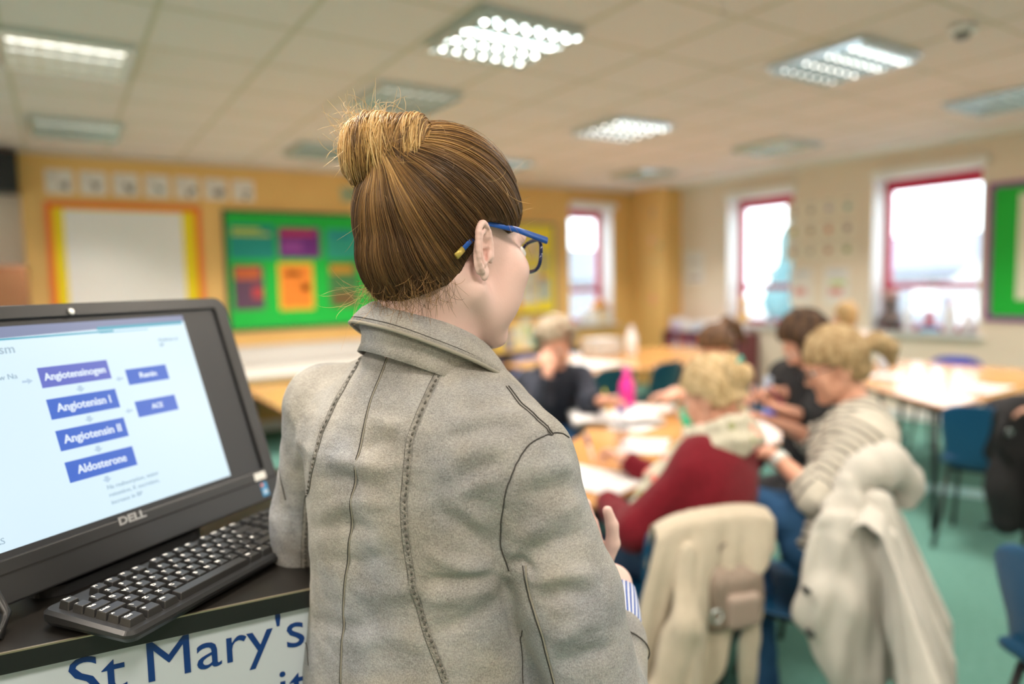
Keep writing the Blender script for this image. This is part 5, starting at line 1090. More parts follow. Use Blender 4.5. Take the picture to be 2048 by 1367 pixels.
# ------------------------------------------------------------------ lectern with sign panel
e0, e1 = PZ(0, 1307, DESK), PZ(610, 1179, DESK); ed = nrm(e1-e0); en = np.cross(rise, ed)      # en: away from the camera side
LM = Matrix(((ed[0], en[0], 0), (ed[1], en[1], 0), (0, 0, 1))).to_4x4(); LM.translation = Vector((e0[0], e0[1], 0))
lec = thing('lectern', 'black lectern desk with a white sign panel reading St Mary\'s', 'lectern'); lec.location = LM.translation; lec.rotation_euler = LM.to_euler()
m_lecb = mat('lectern_black', (.010, .009, .008), .32, col2=(.014, .012, .010), nscale=6, spec=.5); m_alu = mat('alu_edge', (.45, .38, .28), .35, metal=.9)
W0, W1, DD = -.30, .50, .66
B('desktop', MB().box((W0, .002, DESK-.020), (W1, DD, DESK)), m_lecb, lec)
B('edge_band', MB().box((W0, -.001, DESK-.024), (W1, .002, DESK-.001)), mat('edge_black', (.010, .010, .011), .3), lec)
B('metal_edge', MB().box((W0, -.0012, DESK-.0012), (W1, .0022, DESK+.0006)), m_alu, lec)
B('side_panel', MB().box((W0, .03, 0), (W0+.025, DD-.02, DESK-.02)), m_lecb, lec); B('side_panel', MB().box((W1-.025, .03, 0), (W1, DD-.02, DESK-.02)), m_lecb, lec); B('rear_panel', MB().box((W0+.025, DD-.05, 0), (W1-.025, DD-.03, DESK-.02)), m_lecb, lec)
sg = B('sign_panel', MB().box((W0+.03, .010, .10), (W1-.03, .022, DESK-.021)), mat('sign_white', (.55, .62, .70), .35), lec, bevel=.001)
m_st = mat('sign_navy', (.0, .035, .20), .4)
text_mesh('sign_lettering', "St", .0715, m_st, sg, (.057, .0095, DESK-.078), (math.radians(90), 0, 0), align='LEFT', base=True, fitw=.058)
text_mesh('sign_lettering', "Mary's", .0715, m_st, sg, (.135, .0095, DESK-.078), (math.radians(90), 0, 0), align='LEFT', base=True, fitw=.184)
text_mesh('sign_lettering', "University", .0715, m_st, sg, (.058, .0095, DESK-.153), (math.radians(90), 0, 0), align='LEFT', base=True, fitw=.296)
# rocker: small black stand foot at the far left of the desk
t = thing('cable', 'black cable end at the left edge on the lectern desktop', 'cable'); 
B('wire', MB().tube([PZ(-60, 1260, DESK+.006), PZ(2, 1268, DESK+.006), PZ(12, 1225, DESK+.02), PZ(-15, 1180, DESK+.05)], .006, 8), m_bk, t, smooth=True)

t = thing('floor_strip', 'pale blue strip lying across the floor beyond the black table leg', 'floor strip', (5.0, 2.3, 0))  # flat pale blue strip laid on the floor
B('strip', MB().add([(*PZ(1700, 962, .001),), (*PZ(1990, 1000, .001),), (*PZ(1990, 982, .001),), (*PZ(1700, 948, .001),), (*PZ(1700, 962, .006),), (*PZ(1990, 1000, .006),), (*PZ(1990, 982, .006),), (*PZ(1700, 948, .006),)], [(0,3,2,1), (4,5,6,7), (0,1,5,4), (1,2,6,5), (2,3,7,6), (3,0,4,7)]), mat('pale_blue_strip', (.30, .62, .66), .3), t, world=True)
# ------------------------------------------------------------------ the presenter, seen from behind
bf = dirang(-31.0); br = nrm(np.cross(bf, rise))           # body forward, body right
TC = V(-.123, .875, 0)                                     # trunk axis
hero = thing('person', 'presenter seen from behind in a grey denim jacket, hair in a bun, blue glasses', 'person', (TC[0], TC[1], 0))
hf0 = dirang(-49.0); hf1 = hf0*math.cos(math.radians(8))-rise*math.sin(math.radians(8)); HF = hframe(hf1, math.radians(2)); hr_, hff, hu = HF
HC = V(-.078, .877, 1.534); HS = .99
HT = lambda x, y, z: HC+(hr_*x+hff*y+hu*z)*HS
NB = V(-.104, .885, 1.405)
LS = V(-.258, .952, 1.335); RS = V(.010, .786, 1.292)
LE = Q(606, 1190, 1.02); LW = Q(640, 1180, 1.26)
RE = Q(1212, 1450, .79); RW = Q(1228, 1165, .96)
m_hskin = mat('fair_skin', (.80, .565, .52), .48, col2=(.77, .52, .475), nscale=14, bump=.05, bscale=400, spec=.35)
# body: head, neck, trunk under the clothes, arms and hands as one surface
s = SDF((TC[0]-.36, TC[1]-.36, .80), (TC[0]+.42, TC[1]+.45, 1.73), .003)
add_head(s, HC, HF, HS, ears=False)
s.cap(NB-rise*.02, HT(0, -.030, -.02), .054, .050, .02); s.cap(NB-bf*.02-rise*.01, HT(0, -.05, .0), .045, .042, .03)

for x in (-1, 1): s.cap(HT(x*.046, -.028, -.030), NB+br*x*.026+bf*.01, .022, .026, .025)
s.cap(NB-rise*.03, LS, .045, .04, .03); s.cap(NB-rise*.03, RS, .045, .04, .03)
Rb = np.array([br, bf, rise])
s.ell(V(-.123, .88, 1.25), (.13, .085, .17), Rb, .04); s.ell(V(-.12, .885, 1.02), (.115, .085, .2), Rb, .04); s.ell(V(-.12, .885, .88), (.14, .10, .12), Rb, .04)
s.chain([LS, LE, LW], [.04, .034, .025], .02); s.chain([RS, RE, RW], [.04, .034, .0255], .02)
s.cap(RW-nrm(RW-RE)*.03, RW-RV*.029+rise*.012, .026, .024, .02)
add_hand(s, RW-RV*.029+rise*.004, rise*.94-RV*.34+FV*.08, -FV*.9-RV*.25, .85, .93, 1, thumb=.2, tx=.74)
s.D, D_ = s.D, None
add_hand(s, LW, FV*.9-RV*.1, rise*-.6+RV*.5, .5, .93, -1)
S('body', s, m_hskin, hero, 1)
for x in (-1, 1):
    w_ = np.array([x*.36, -.933, .0]); t_ = np.array([x*.933, .36, 0]); u_e = nrm(np.array([x*.10, -.22, .97])); L3 = lambda q: hr_*q[0]+hff*q[1]+hu*q[2]
    ew, et, eu = L3(w_), L3(t_), nrm(L3(u_e)); c0 = HT(x*.081, -.010, .001); RR = np.array([ew, et, eu]); s = SDF(c0-.045, c0+.045, .0011)
    s.ell(c0-et*.001, (.0155, .0042, .0295), RR, .003); s.ell(c0-ew*.010-et*.006+eu*.002, (.010, .012, .020), RR, .006)
    pt = lambda a, rx, rz, o: c0+ew*math.cos(a)*rx+eu*math.sin(a)*rz+et*o
    A_ = [math.radians(q) for q in np.linspace(205, -65, 20)]; hel = [pt(a, .0150, .0295, .0035) for a in A_]; s.chain(hel, [.0026]+[.0037]*12+[.0032]*7, .0015)
    s.ell(c0+ew*.001+et*.0045+eu*.003, (.0098, .0060, .0210), RR, .002, 'sub'); s.ell(c0-ew*.003+et*.004-eu*.007, (.0075, .0085, .0090), RR, .002, 'sub')
    ah = [pt(math.radians(q), .0085, .0195, .0028) for q in np.linspace(95, -75, 12)]; s.chain(ah, [.0022]*12, .003)
    s.ell(c0-ew*.0105-eu*.006+et*.004, (.0040, .0035, .0065), RR, .003); s.ell(c0+ew*.002-eu*.017+et*.002, (.0045, .003, .004), RR, .003)
    s.ell(c0-ew*.003-eu*.028+et*.0008, (.0075, .0040, .0085), RR, .004)
    s.ell(c0-ew*.012+eu*.020-et*.002, (.007, .008, .010), RR, .003); s.ell(c0-ew*.006+eu*.024+et*.0005, (.005, .004, .005), RR, .003)
    S('ear', s, m_hskin, hero, 2)
s = SDF((TC[0]-.3, TC[1]-.3, .0), (TC[0]+.3, TC[1]+.3, .95), .008)
s.ell(V(-.12, .885, .86), (.165, .12, .12), Rb, .03)
for sg in (-1, 1): hp_ = V(-.12, .885, .86)+br*.085*sg; kn_ = hp_-rise*.40+br*.01*sg; an = kn_-rise*.37-bf*.02; s.chain([hp_, kn_, an], [.095, .066, .052], .02)
S('trousers', s, mat('dark_trousers', (.02, .022, .03), .8, bump=.3), hero)
for sg in (-1, 1):
    an = V(-.12, .885, 0)+br*.095*sg-bf*.02; s = SDF(an-.2, an+[.2,.2,.2], .007); s.cap(an-bf*.04+rise*.045, an+bf*.13+rise*.035, .042, .034, .02); s.cap(an+rise*.06, an+rise*.10, .045, .045, .02); s.func(lambda X, Y, Z: .002-Z+X*0+Y*0, k=.002, op='sub'); S('shoe', s, mat('dark_shoe', (.02, .02, .025), .5), hero)
# jacket: trunk from cross sections, shoulders and sleeves blended on
ZL = np.array([.80, .90, 1.00, 1.06, 1.12, 1.18, 1.24, 1.30, 1.34, 1.37, 1.40, 1.43])
WL = np.array([.188, .182, .171, .163, .158, .157, .158, .163, .150, .120, .085, .066])
TL = np.array([.125, .122, .115, .108, .105, .110, .118, .118, .104, .090, .072, .060])
OX = np.array([-.004, -.004, -.004, -.004, -.002, .001, .002, .000, .003, .006, .010, .012])    # drift to body right
OY = np.array([.0, .0, .0, .0, .0, .0, .004, .006, .008, .012, .014, .016])
def trunk(X, Y, Z, off=0):
    x = (X-TC[0])*br[0]+(Y-TC[1])*br[1]; y = (X-TC[0])*bf[0]+(Y-TC[1])*bf[1]; z = Z+x*0
    w = np.interp(z, ZL, WL)+off; t_ = np.interp(z, ZL, TL)+off; x = x-np.interp(z, ZL, OX); y = y-np.interp(z, ZL, OY)
    q = (np.abs(x/w)**2.35+np.abs(y/t_)**2.35)**(1/2.35); d = (q-1)*np.minimum(w, t_)*.95
    return np.maximum(d, np.maximum(.83-z, z-1.435))
s = SDF((TC[0]-.40, TC[1]-.36, .80), (TC[0]+.46, TC[1]+.45, 1.50), .0032)
s.func(trunk, k=.01)
s.cap(NB-rise*.045, LS, .055, .054, .045); s.cap(NB-rise*.045, RS, .055, .056, .045)
s.chain([LS, LE*.55+LS*.45-RV*.004, LE, LE*.35+LW*.65], [.054, .052, .050, .042], .018)
RM = RS*.5+RE*.5+RV*.006
s.chain([RS, RM, RE], [.0560, .0575, .056], .020)
CF = RE*.45+RW*.55
s.chain([RE, CF], [.054, .048], .02)
# neck opening and open cuffs
s.cap(NB+rise*.02, NB+rise*.2, .058, .07, .008, 'sub'); wd = nrm(RW-RE); s.cap(CF+wd*.040, CF+wd*.12, .040, .045, .004, 'sub')
P, F, _ = s.mesh('jacket', 3)
Nv = vnormals(P, F)
bvh = BVHTree.FromPolygons([Vector(p) for p in P], [tuple(map(int, f_)) for f_ in F])
def hit(px, py):
    r = cf + cr*((px-1024)/FPX) + cu*((683.5-py)/FPX); h = bvh.ray_cast(Vector(CAM), Vector(nrm(r)))
    return (np.array(h[0]), np.array(h[1])) if h[0] is not None else (None, None)
def trace(pts, n=60):      # a line drawn on the cloth, found by looking from the camera
    A = np.array(pts, float); L = np.concatenate([[0], np.cumsum(np.linalg.norm(np.diff(A, axis=0), axis=1))]); t_ = np.linspace(0, L[-1], n)
    xs = np.interp(t_, L, A[:, 0]); ys = np.interp(t_, L, A[:, 1]); k = np.array([.25, .5, .25])
    for _ in range(3): xs[1:-1] = np.convolve(xs, k, 'valid'); ys[1:-1] = np.convolve(ys, k, 'valid')
    H = [hit(x, y) for x, y in zip(xs, ys)]; H = [h for h in H if h[0] is not None]
    return np.array([h[0] for h in H]), np.array([h[1] for h in H])
# soft folds pressed into the cloth
disp = .0016*wob(P, 22, 4)+.0007*wob(P, 75, 5)
def fold(pts, amp, wid):
    global disp
    H, _ = trace(pts, 26)
    if len(H) < 3: return
    d = np.full(len(P), 9.); lo = H.min(0)-wid*3; hi = H.max(0)+wid*3; idx = np.where(((P > lo) & (P < hi)).all(1))[0]
    if len(idx) == 0: return
    q = P[idx]; m = np.full(len(q), 9.); tt = np.zeros(len(q))
    for i, h in enumerate(H):
        e = np.linalg.norm(q-h, axis=1); b_ = e < m; m = np.where(b_, e, m); tt = np.where(b_, i/(len(H)-1), tt)
    disp[idx] += 1.35*amp*np.exp(-(m/wid)**2)*np.clip(4*tt*(1-tt)*1.3, 0, 1)
for pts, amp, wid in [
    ([(880, 850), (985, 828), (1075, 838)], .0035, .010), ([(890, 880), (990, 852), (1050, 860)], -.003, .008), ([(900, 925), (960, 895), (1035, 880)], .0035, .011), ([(905, 958), (960, 938), (1010, 915)], -.0035, .009), ([(900, 1000), (955, 965), (1005, 950)], .003, .010),
    ([(860, 1010), (920, 1050), (990, 1105)], -.0035, .009), ([(870, 985), (930, 1015), (990, 1060)], .003, .010), ([(845, 1100), (920, 1130), (990, 1140)], .004, .010), ([(820, 1160), (910, 1160), (995, 1150)], -.0035, .008), ([(840, 1200), (930, 1190), (1010, 1170)], .003, .010), ([(860, 1270), (930, 1240), (1015, 1190)], -.003, .010), ([(700, 1180), (790, 1190), (870, 1150)], .0028, .012), ([(650, 1110), (720, 1130), (790, 1100)], -.0025, .010),
    ([(735, 830), (780, 850), (815, 845)], .0025, .008), ([(650, 915), (720, 930), (790, 945)], .003, .010), ([(640, 950), (700, 962), (780, 985)], -.0028, .009), ([(630, 1030), (700, 1000), (790, 1010)], .0025, .010), ([(720, 900), (760, 880), (800, 885)], -.0025, .009), ([(612, 1060), (680, 1050), (760, 1060)], -.0025, .009),
    ([(1030, 1090), (1090, 1040), (1180, 1000)], .004, .012), ([(1040, 1125), (1110, 1085), (1200, 1060)], -.004, .010), ([(1060, 1165), (1130, 1145), (1205, 1155)], .0045, .010), ([(1075, 1200), (1130, 1185), (1200, 1195)], -.0035, .009), ([(1050, 1000), (1110, 975), (1170, 960)], -.003, .011), ([(1060, 950), (1110, 930), (1160, 925)], .0025, .010), ([(1100, 1290), (1160, 1250), (1215, 1235)], .003, .010), ([(1110, 1330), (1170, 1310), (1230, 1290)], -.003, .010),
    ([(1000, 1140), (1018, 1200), (1040, 1290)], -.006, .008), ([(1015, 1130), (1040, 1120), (1075, 1150)], -.005, .007), ([(700, 1290), (790, 1270), (870, 1290)], .0025, .012), ([(620, 1240), (690, 1255), (760, 1240)], -.0025, .010), ([(575, 800), (600, 860), (596, 940)], .003, .010), ([(560, 1000), (585, 1040), (590, 1100)], -.003, .009)]:
    fold(pts, amp, wid)
SEAMS = {'side_back': [(733, 676), (726, 700), (700, 745), (668, 795), (640, 860), (620, 930), (609, 1000), (603, 1080), (603, 1150)], 'centre': [(783, 690), (765, 740), (738, 800), (720, 870), (707, 950), (699, 1030), (693, 1100), (686, 1200), (678, 1366)],
    'right_back': [(884, 722), (862, 760), (832, 830), (813, 880), (804, 960), (800, 1010), (806, 1090), (822, 1180), (845, 1260), (884, 1366)], 'armhole': [(1104, 862), (1060, 885), (1032, 925), (1010, 985), (1001, 1045), (1000, 1090), (1018, 1140)], 'armhole_top': [(1104, 862), (1128, 864), (1150, 880), (1163, 902)], 'shoulder': [(1012, 772), (1040, 808), (1062, 826), (1104, 862)],
    'sleeve_back': [(1044, 1130), (1058, 1190), (1076, 1250), (1094, 1310), (1108, 1366)], 'armhole_left': [(566, 790), (556, 830), (552, 880), (556, 930), (570, 1000)], 'side': [(1040, 1262), (1042, 1310), (1046, 1366)], 'dart': [(610, 1270), (616, 1300), (618, 1330)]}
TR = {k: trace(v, 90) for k, v in SEAMS.items()}
for k, (H, _) in TR.items():
    if len(H) < 3 or k in ('dart',): continue
    idx = np.where(((P > H.min(0)-.01) & (P < H.max(0)+.01)).all(1))[0]
    if len(idx) == 0: continue
    m = np.full(len(idx), 9.)
    for h in H: m = np.minimum(m, np.linalg.norm(P[idx]-h, axis=1))
    disp[idx] -= (.0022 if 'arm' in k else .0012)*np.exp(-(m/.0042)**2)
P = P+Nv*disp[:, None]; bvh = BVHTree.FromPolygons([Vector(p) for p in P], [tuple(map(int, f_)) for f_ in F])
# washed grey denim
mj = mat('grey_denim', (.335, .322, .295), .85, col2=(.285, .30, .325), nscale=7, nlo=.40, nhi=.62, spec=.2, sheen=.12)
nt = mj.node_tree; bs = nt.nodes['Principled BSDF']; L = nt.links.new; tc = nt.nodes['Texture Coordinate']
old = bs.inputs['Base Color'].links[0].from_socket
def noise(scale, detail, stretch=None):
    n_ = N(nt, 'ShaderNodeTexNoise'); n_.inputs['Scale'].default_value = scale; n_.inputs['Detail'].default_value = detail
    mp_ = N(nt, 'ShaderNodeMapping'); mp_.inputs['Scale'].default_value = stretch or (1, 1, 1); L(tc.outputs['Object'], mp_.inputs[0]); L(mp_.outputs[0], n_.inputs['Vector']); return n_.outputs[0]
fine = noise(900, 2, (1, 1, .45)); fine2 = noise(260, 3, (1, 1, 3)); big = noise(16, 5)
def mathn(op, a, b_):
    m_ = N(nt, 'ShaderNodeMath', operation=op)
    for i, v_ in enumerate((a, b_)):
        if isinstance(v_, (int, float)): m_.inputs[i].default_value = v_
        else: L(v_, m_.inputs[i])
    return m_.outputs[0]
tot = mathn('ADD', mathn('MULTIPLY', fine, .75), mathn('ADD', mathn('MULTIPLY', fine2, .5), mathn('MULTIPLY', big, .7))); fac = mathn('ADD', mathn('MULTIPLY', mathn('SUBTRACT', tot, .975), 1.5), 1.0)
hv = N(nt, 'ShaderNodeHueSaturation'); L(old, hv.inputs['Color']); L(fac, hv.inputs['Value']); L(hv.outputs[0], bs.inputs['Base Color'])
bp = N(nt, 'ShaderNodeBump'); bp.inputs['Strength'].default_value = .35; bp.inputs['Distance'].default_value = .0012; L(mathn('ADD', fine, mathn('MULTIPLY', fine2, .8)), bp.inputs['Height'])
bp2 = N(nt, 'ShaderNodeBump'); bp2.inputs['Strength'].default_value = .5; bp2.inputs['Distance'].default_value = .006; L(noise(34, 4, (1, 1, 1.6)), bp2.inputs['Height']); L(bp2.outputs[0], bp.inputs['Normal']); L(bp.outputs[0], bs.inputs['Normal'])
jk = link('jacket', npmesh('jacket', P, F), mj, hero, world=True); jk['label'] = 'grey washed denim jacket with stitched back seams'
# seams: a flat felled band with puckers, and its dark edge line
m_band = mat('seam_band', (.31, .30, .275), .85, col2=(.23, .225, .21), nscale=130, nlo=.45, nhi=.55, spec=.2, bump=.5, bscale=300); m_line = mat('seam_thread', (.055, .052, .05), .9)
m_puck = mat('seam_pucker', (.11, .105, .095), .9)
def on_cloth(H, off):      # snap to displaced cloth
    out = []; nn = []
    for h in H:
        r_ = bvh.find_nearest(Vector(h)); out.append(np.array(r_[0])+np.array(r_[1])*off); nn.append(np.array(r_[1]))
    return np.array(out), np.array(nn)
def smooth_rows(A, n=3):
    A = A.copy()
    for _ in range(n): A[1:-1] = (A[:-2]+2*A[1:-1]+A[2:])/4
    return A
for k, (H, _) in TR.items():
    if len(H) < 4: continue
    H, nn = on_cloth(H, .0006); tg = np.gradient(H, axis=0); tg /= np.linalg.norm(tg, axis=1, keepdims=True)+1e-9; sd = np.cross(nn, tg)
    if k in ('side_back', 'right_back'):
        wdt = .0085; rows_ = [smooth_rows(on_cloth(H+sd*wdt*a, .0011)[0], 2) for a in (-.05, .3, .65, 1.0)]
        G = np.stack(rows_, 1); G[:, 1:3] += nn[:, None, :]*.0006; o = B('seam', MB().grid(G), m_band, jk, smooth=True, world=True)
        pk = MB(); Ls = np.concatenate([[0], np.cumsum(np.linalg.norm(np.diff(H, axis=0), axis=1))]); q = .004; rr = random.Random(4)
        while q < Ls[-1]-.006:
            seg = [np.array([np.interp(q+e_, Ls, H[:, i]) for i in range(3)]) for e_ in (0, .0022, .0044)]; sdq = np.array([np.interp(q, Ls, sd[:, i]) for i in range(3)])
            nq = np.array([np.interp(q, Ls, nn[:, i]) for i in range(3)])
            c_ = [p_+sdq*wdt*.70+nq*.0019 for p_ in seg]; pk.tube(c_, [.0008, .0017, .0008], 6, flat=.6, up=sdq); q += rr.uniform(.0065, .0085)
        B('stitching', pk, m_puck, o, smooth=True, world=True)
        B('seam_edge', MB().tube(smooth_rows(H), .0008, 6), m_line, o, smooth=True, world=True)
    else:
        th = .0008 if 'arm' in k else .0006
        B('seam', MB().tube(smooth_rows(H), th, 6), m_line, jk, smooth=True, world=True)
        if k == 'centre': 
            H2 = smooth_rows(on_cloth(H+sd*.0022, .0006)[0]); B('seam', MB().tube(H2, .0009, 6), mat('seam_light', (.30, .285, .24), .85), jk, smooth=True, world=True)
        if k == 'sleeve_back': B('seam', MB().tube(smooth_rows(on_cloth(H+sd*.0035, .0006)[0]), .0010, 6), mat('seam_light', (.30, .285, .24), .85), jk, smooth=True, world=True)
        if k == 'shoulder': B('seam', MB().tube(smooth_rows(on_cloth(H+sd*.004, .0006)[0]), .0007, 6), m_line, jk, smooth=True, world=True)
# jacket collar: stand and fall folded over
NC = V(-.104, .883, 0)
def cpt(th, rad, z0):    # th = 0 at the nape, positive towards the body right
    d_ = -bf*math.cos(th)+br*math.sin(th); p = NC+d_*rad; q = d_*rad; return p+rise*(z0-.40*(q@bf)*1.05-.19*(q@br))
ths = np.linspace(-2.15, 2.25, 56); prof = [(.0535, 1.395), (.0545, 1.425), (.0575, 1.4455), (.0625, 1.4505), (.070, 1.447), (.0795, 1.436), (.0885, 1.4235), (.0945, 1.413)]
G = np.array([[cpt(t_, r_*(1+.10*abs(t_)/2.2)+(.0015*math.sin(t_*7) if r_ > .07 else 0), z_-(.004*(t_/2.2)**2)) for r_, z_ in prof] for t_ in ths])
k_ = np.array([.25, .5, .25]); B('collar', MB().sheet(G, .0032), mj, jk, smooth=True, world=True)
B('collar_edge', MB().tube([G[i, -1] for i in range(len(ths))], .0024, 8), mat('seam_light', (.30, .285, .24), .85), jk, smooth=True, world=True)
B('collar_stitching', MB().tube([G[i, -2]*.45+G[i, -1]*.55+rise*.0022-bf*.0006 for i in range(len(ths))], .0006, 6), m_line, jk, smooth=True, world=True)
G2 = np.array([[cpt(t_, r_, z_) for r_, z_ in ((.087, 1.4135), (.0845, 1.404), (.086, 1.392), (.091, 1.380))] for t_ in ths]); B('collar_stand', MB().sheet(G2, .002), mj, jk, smooth=True, world=True)
# striped shirt cuff and jacket cuff seam
m_shirt = attr_mat('striped_shirt', [(0, (.72, .76, .88)), (.52, (.04, .11, .45))], scale=1.0, rough=.75, spec=.3, bump=.2)
wd = nrm(RW-RE); e1_ = nrm(np.cross(wd, rise)); e2_ = np.cross(wd, e1_)
rings = []; 
for q, r_ in ((.085, .036), (.100, .0405), (.118, .0405), (.135, .0385), (.150, .037), (.168, .0345), (.186, .0315)):
    rings.append([RE+wd*q+(e1_*math.cos(a)+e2_*math.sin(a))*(r_+.0012*math.sin(a*5+q*60)) for a in np.linspace(0, 2*math.pi, 73)])
G = np.array(rings); me = MB().sheet(G, .002).mesh('shirt_cuff'); uu = np.tile(np.linspace(0, 34, 73), len(rings)); at = me.attributes.new('u', 'FLOAT', 'POINT'); at.data.foreach_set('value', np.concatenate([uu, uu]).astype(np.float32))
link('shirt_cuff', me, m_shirt, hero, smooth=True, world=True)
cr_ = MB(); 
for q in (.088,): cr_.tube([CF+wd*-.012+(e1_*math.cos(a)+e2_*math.sin(a))*.0505 for a in np.linspace(0, 6.283, 40)], .0009, 6)
B('seam', cr_, m_line, jk, smooth=True, world=True)

# ---- glasses
m_gb = mat('blue_acetate', (.008, .085, .42), .32); m_gn = mat('navy_acetate', (.006, .014, .085), .15, spec=.7); m_gold = mat('gold_tip', (.55, .42, .10), .35, metal=.4)
gl = None; mb = MB(); gpar = hero
def temple(x, s0, s1):
    a = [HT(x*.0835, -.041, -.006), HT(x*.082, -.020, .016), HT(x*.0795, .0, .033), HT(x*.077, .045, .034), HT(x*.0725, .102, .030)]
    return a
tp = temple(1, 0, 0); gls = B('glasses', MB().tube([HT(-.012, .117, .022), HT(0, .121, .026), HT(.012, .117, .022)], .0025, 8), m_gn, hero, smooth=True, world=True); gls['label'] = 'blue framed glasses'
for x in (-1, 1):
    tp = temple(x, 0, 0); B('temple_arm', MB().tube(tp, [.0030, .0034, .0034, .0036, .0046], 10, flat=.45, up=hu), m_gb, gls, smooth=True, world=True)
    B('arm_tip', MB().tube([tp[0]-(tp[1]-tp[0])*.35, tp[0]+(tp[1]-tp[0])*.10], .0040, 10, flat=.55, up=hu), m_gold, gls, smooth=True, world=True)
    rim = []
    for a in np.linspace(0, 2*math.pi, 33):
        ca, sa = math.cos(a), math.sin(a); ex = .0275*math.copysign(abs(ca)**.7, ca); ez = .0205*math.copysign(abs(sa)**.7, sa)
        px_ = x*.041+ex; rim.append(HT(px_, .113-abs(px_)*.14*abs(px_)/.04, .013+ez))
    B('rim', MB().tube(rim, .0024, 8), m_gn, gls, smooth=True, world=True)
    cen = np.mean(rim[:-1], 0); v_ = [cen]+rim[:-1]; n_ = len(rim)-1; B('lens', MB().add(v_, [(0, 1+i, 1+(i+1) % n_) for i in range(n_)]), glass_mat('spectacle_glass', (.97, .98, .95), .12), gls, smooth=True, world=True)
    ec = HT(x*.032, .088, .014); e = MB(); e.lathe([(.001, -.012), (.0065, -.010), (.0105, -.005), (.012, 0), (.0105, .005), (.0065, .010), (.001, .012)], ec, 14); B('eye', e, m_eye, hero, smooth=True, world=True)
B('ear_stud', MB().lathe([(.0004, 0), (.0012, .0006), (.0004, .0012)], HT(.083, .0, -.02), 8), m_gold, hero, world=True) if False else None

# ---- hair
m_hb = mat('hair_base', (.085, .045, .018), .6, col2=(.05, .026, .012), nscale=90, stretch=(1, 1, .3), bump=.8, bscale=160, spec=.25)
hline = lambda y: np.interp(y, [-.12, -.075, -.035, -.018, -.006, .02, .045, .07, .085, .11], [-.062, -.066, -.040, .0, .034, .036, .030, .045, .072, .088])
s = SDF(HC-.19, HC+.21, .0028); scalp(s, HC, HF, .0135, HS, line=hline, k=.004)
TIE = V(-.130, .822, 1.642)
s.cap(TIE, TIE+nrm(TIE-HT(0, -.02, .04))*.010, .022, .022, .02)
P_, F_, _ = s.mesh('hair', 2); hair = link('hair', npmesh('hair', P_, F_), m_hb, hero, world=True); hair['label'] = 'brown hair pinned up in a loose golden bun'
hb = BVHTree.FromPolygons([Vector(p) for p in P_], [tuple(map(int, f_)) for f_ in F_])
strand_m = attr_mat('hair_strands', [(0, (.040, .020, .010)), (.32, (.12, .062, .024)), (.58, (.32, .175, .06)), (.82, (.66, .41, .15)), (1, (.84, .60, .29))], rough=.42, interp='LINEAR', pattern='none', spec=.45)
HO = HT(0, -.018, .045)
class Strands:
    def __init__(s): s.P = []; s.F = []; s.U = []; s.n = 0
    def add(s, pts, r, u, uu=None):
        pts = np.asarray(pts); k = len(pts); t_ = np.gradient(pts, axis=0); t_ /= np.linalg.norm(t_, axis=1, keepdims=True)+1e-9
        ref = pts-HO; a = ref-t_*np.sum(ref*t_, 1, keepdims=True); a /= np.linalg.norm(a, axis=1, keepdims=True)+1e-9; b_ = np.cross(t_, a)
        rr = r*np.interp(np.linspace(0, 1, k), [0, .1, .85, 1], [.5, 1, 1, .3])[:, None]
        V_ = np.stack([pts+a*rr, pts-a*rr*.5+b_*rr, pts-a*rr*.5-b_*rr], 1).reshape(-1, 3)
        i = np.arange(k-1)[:, None]*3; f = np.concatenate([np.stack([i+j, i+(j+1) % 3, i+3+(j+1) % 3, i+3+j], 1).reshape(-1, 4) for j in range(3)])
        s.P.append(V_); s.F.append(f+s.n); s.U.append(np.full(len(V_), u) if uu is None else np.repeat(np.clip(uu, 0, 1), 3)); s.n += len(V_)
    def build(s, nm, m, par):
        return link(nm, npmesh(nm, np.concatenate(s.P), np.concatenate(s.F), np.concatenate(s.U)), m, par, world=True)
rg = np.random.RandomState(11)
def surf(d_, off=0):
    h = hb.ray_cast(Vector(HO+d_*.22), Vector(-d_))
    if h[0] is None: return None
    return np.array(h[0])+d_*off
def slerp(a, b_, n):
    w = math.acos(max(-1, min(1, float(a@b_)))); t_ = np.linspace(0, 1, n)
    return [(math.sin((1-q)*w)*a+math.sin(q*w)*b_)/max(math.sin(w), 1e-6) for q in t_]
st = Strands(); tdir = nrm(TIE-HO)
def lockhue(a): return .5+.5*math.sin(a*9+1.3)*.5+.22*math.sin(a*31)+.15*math.sin(a*77+2)
NST = 7500
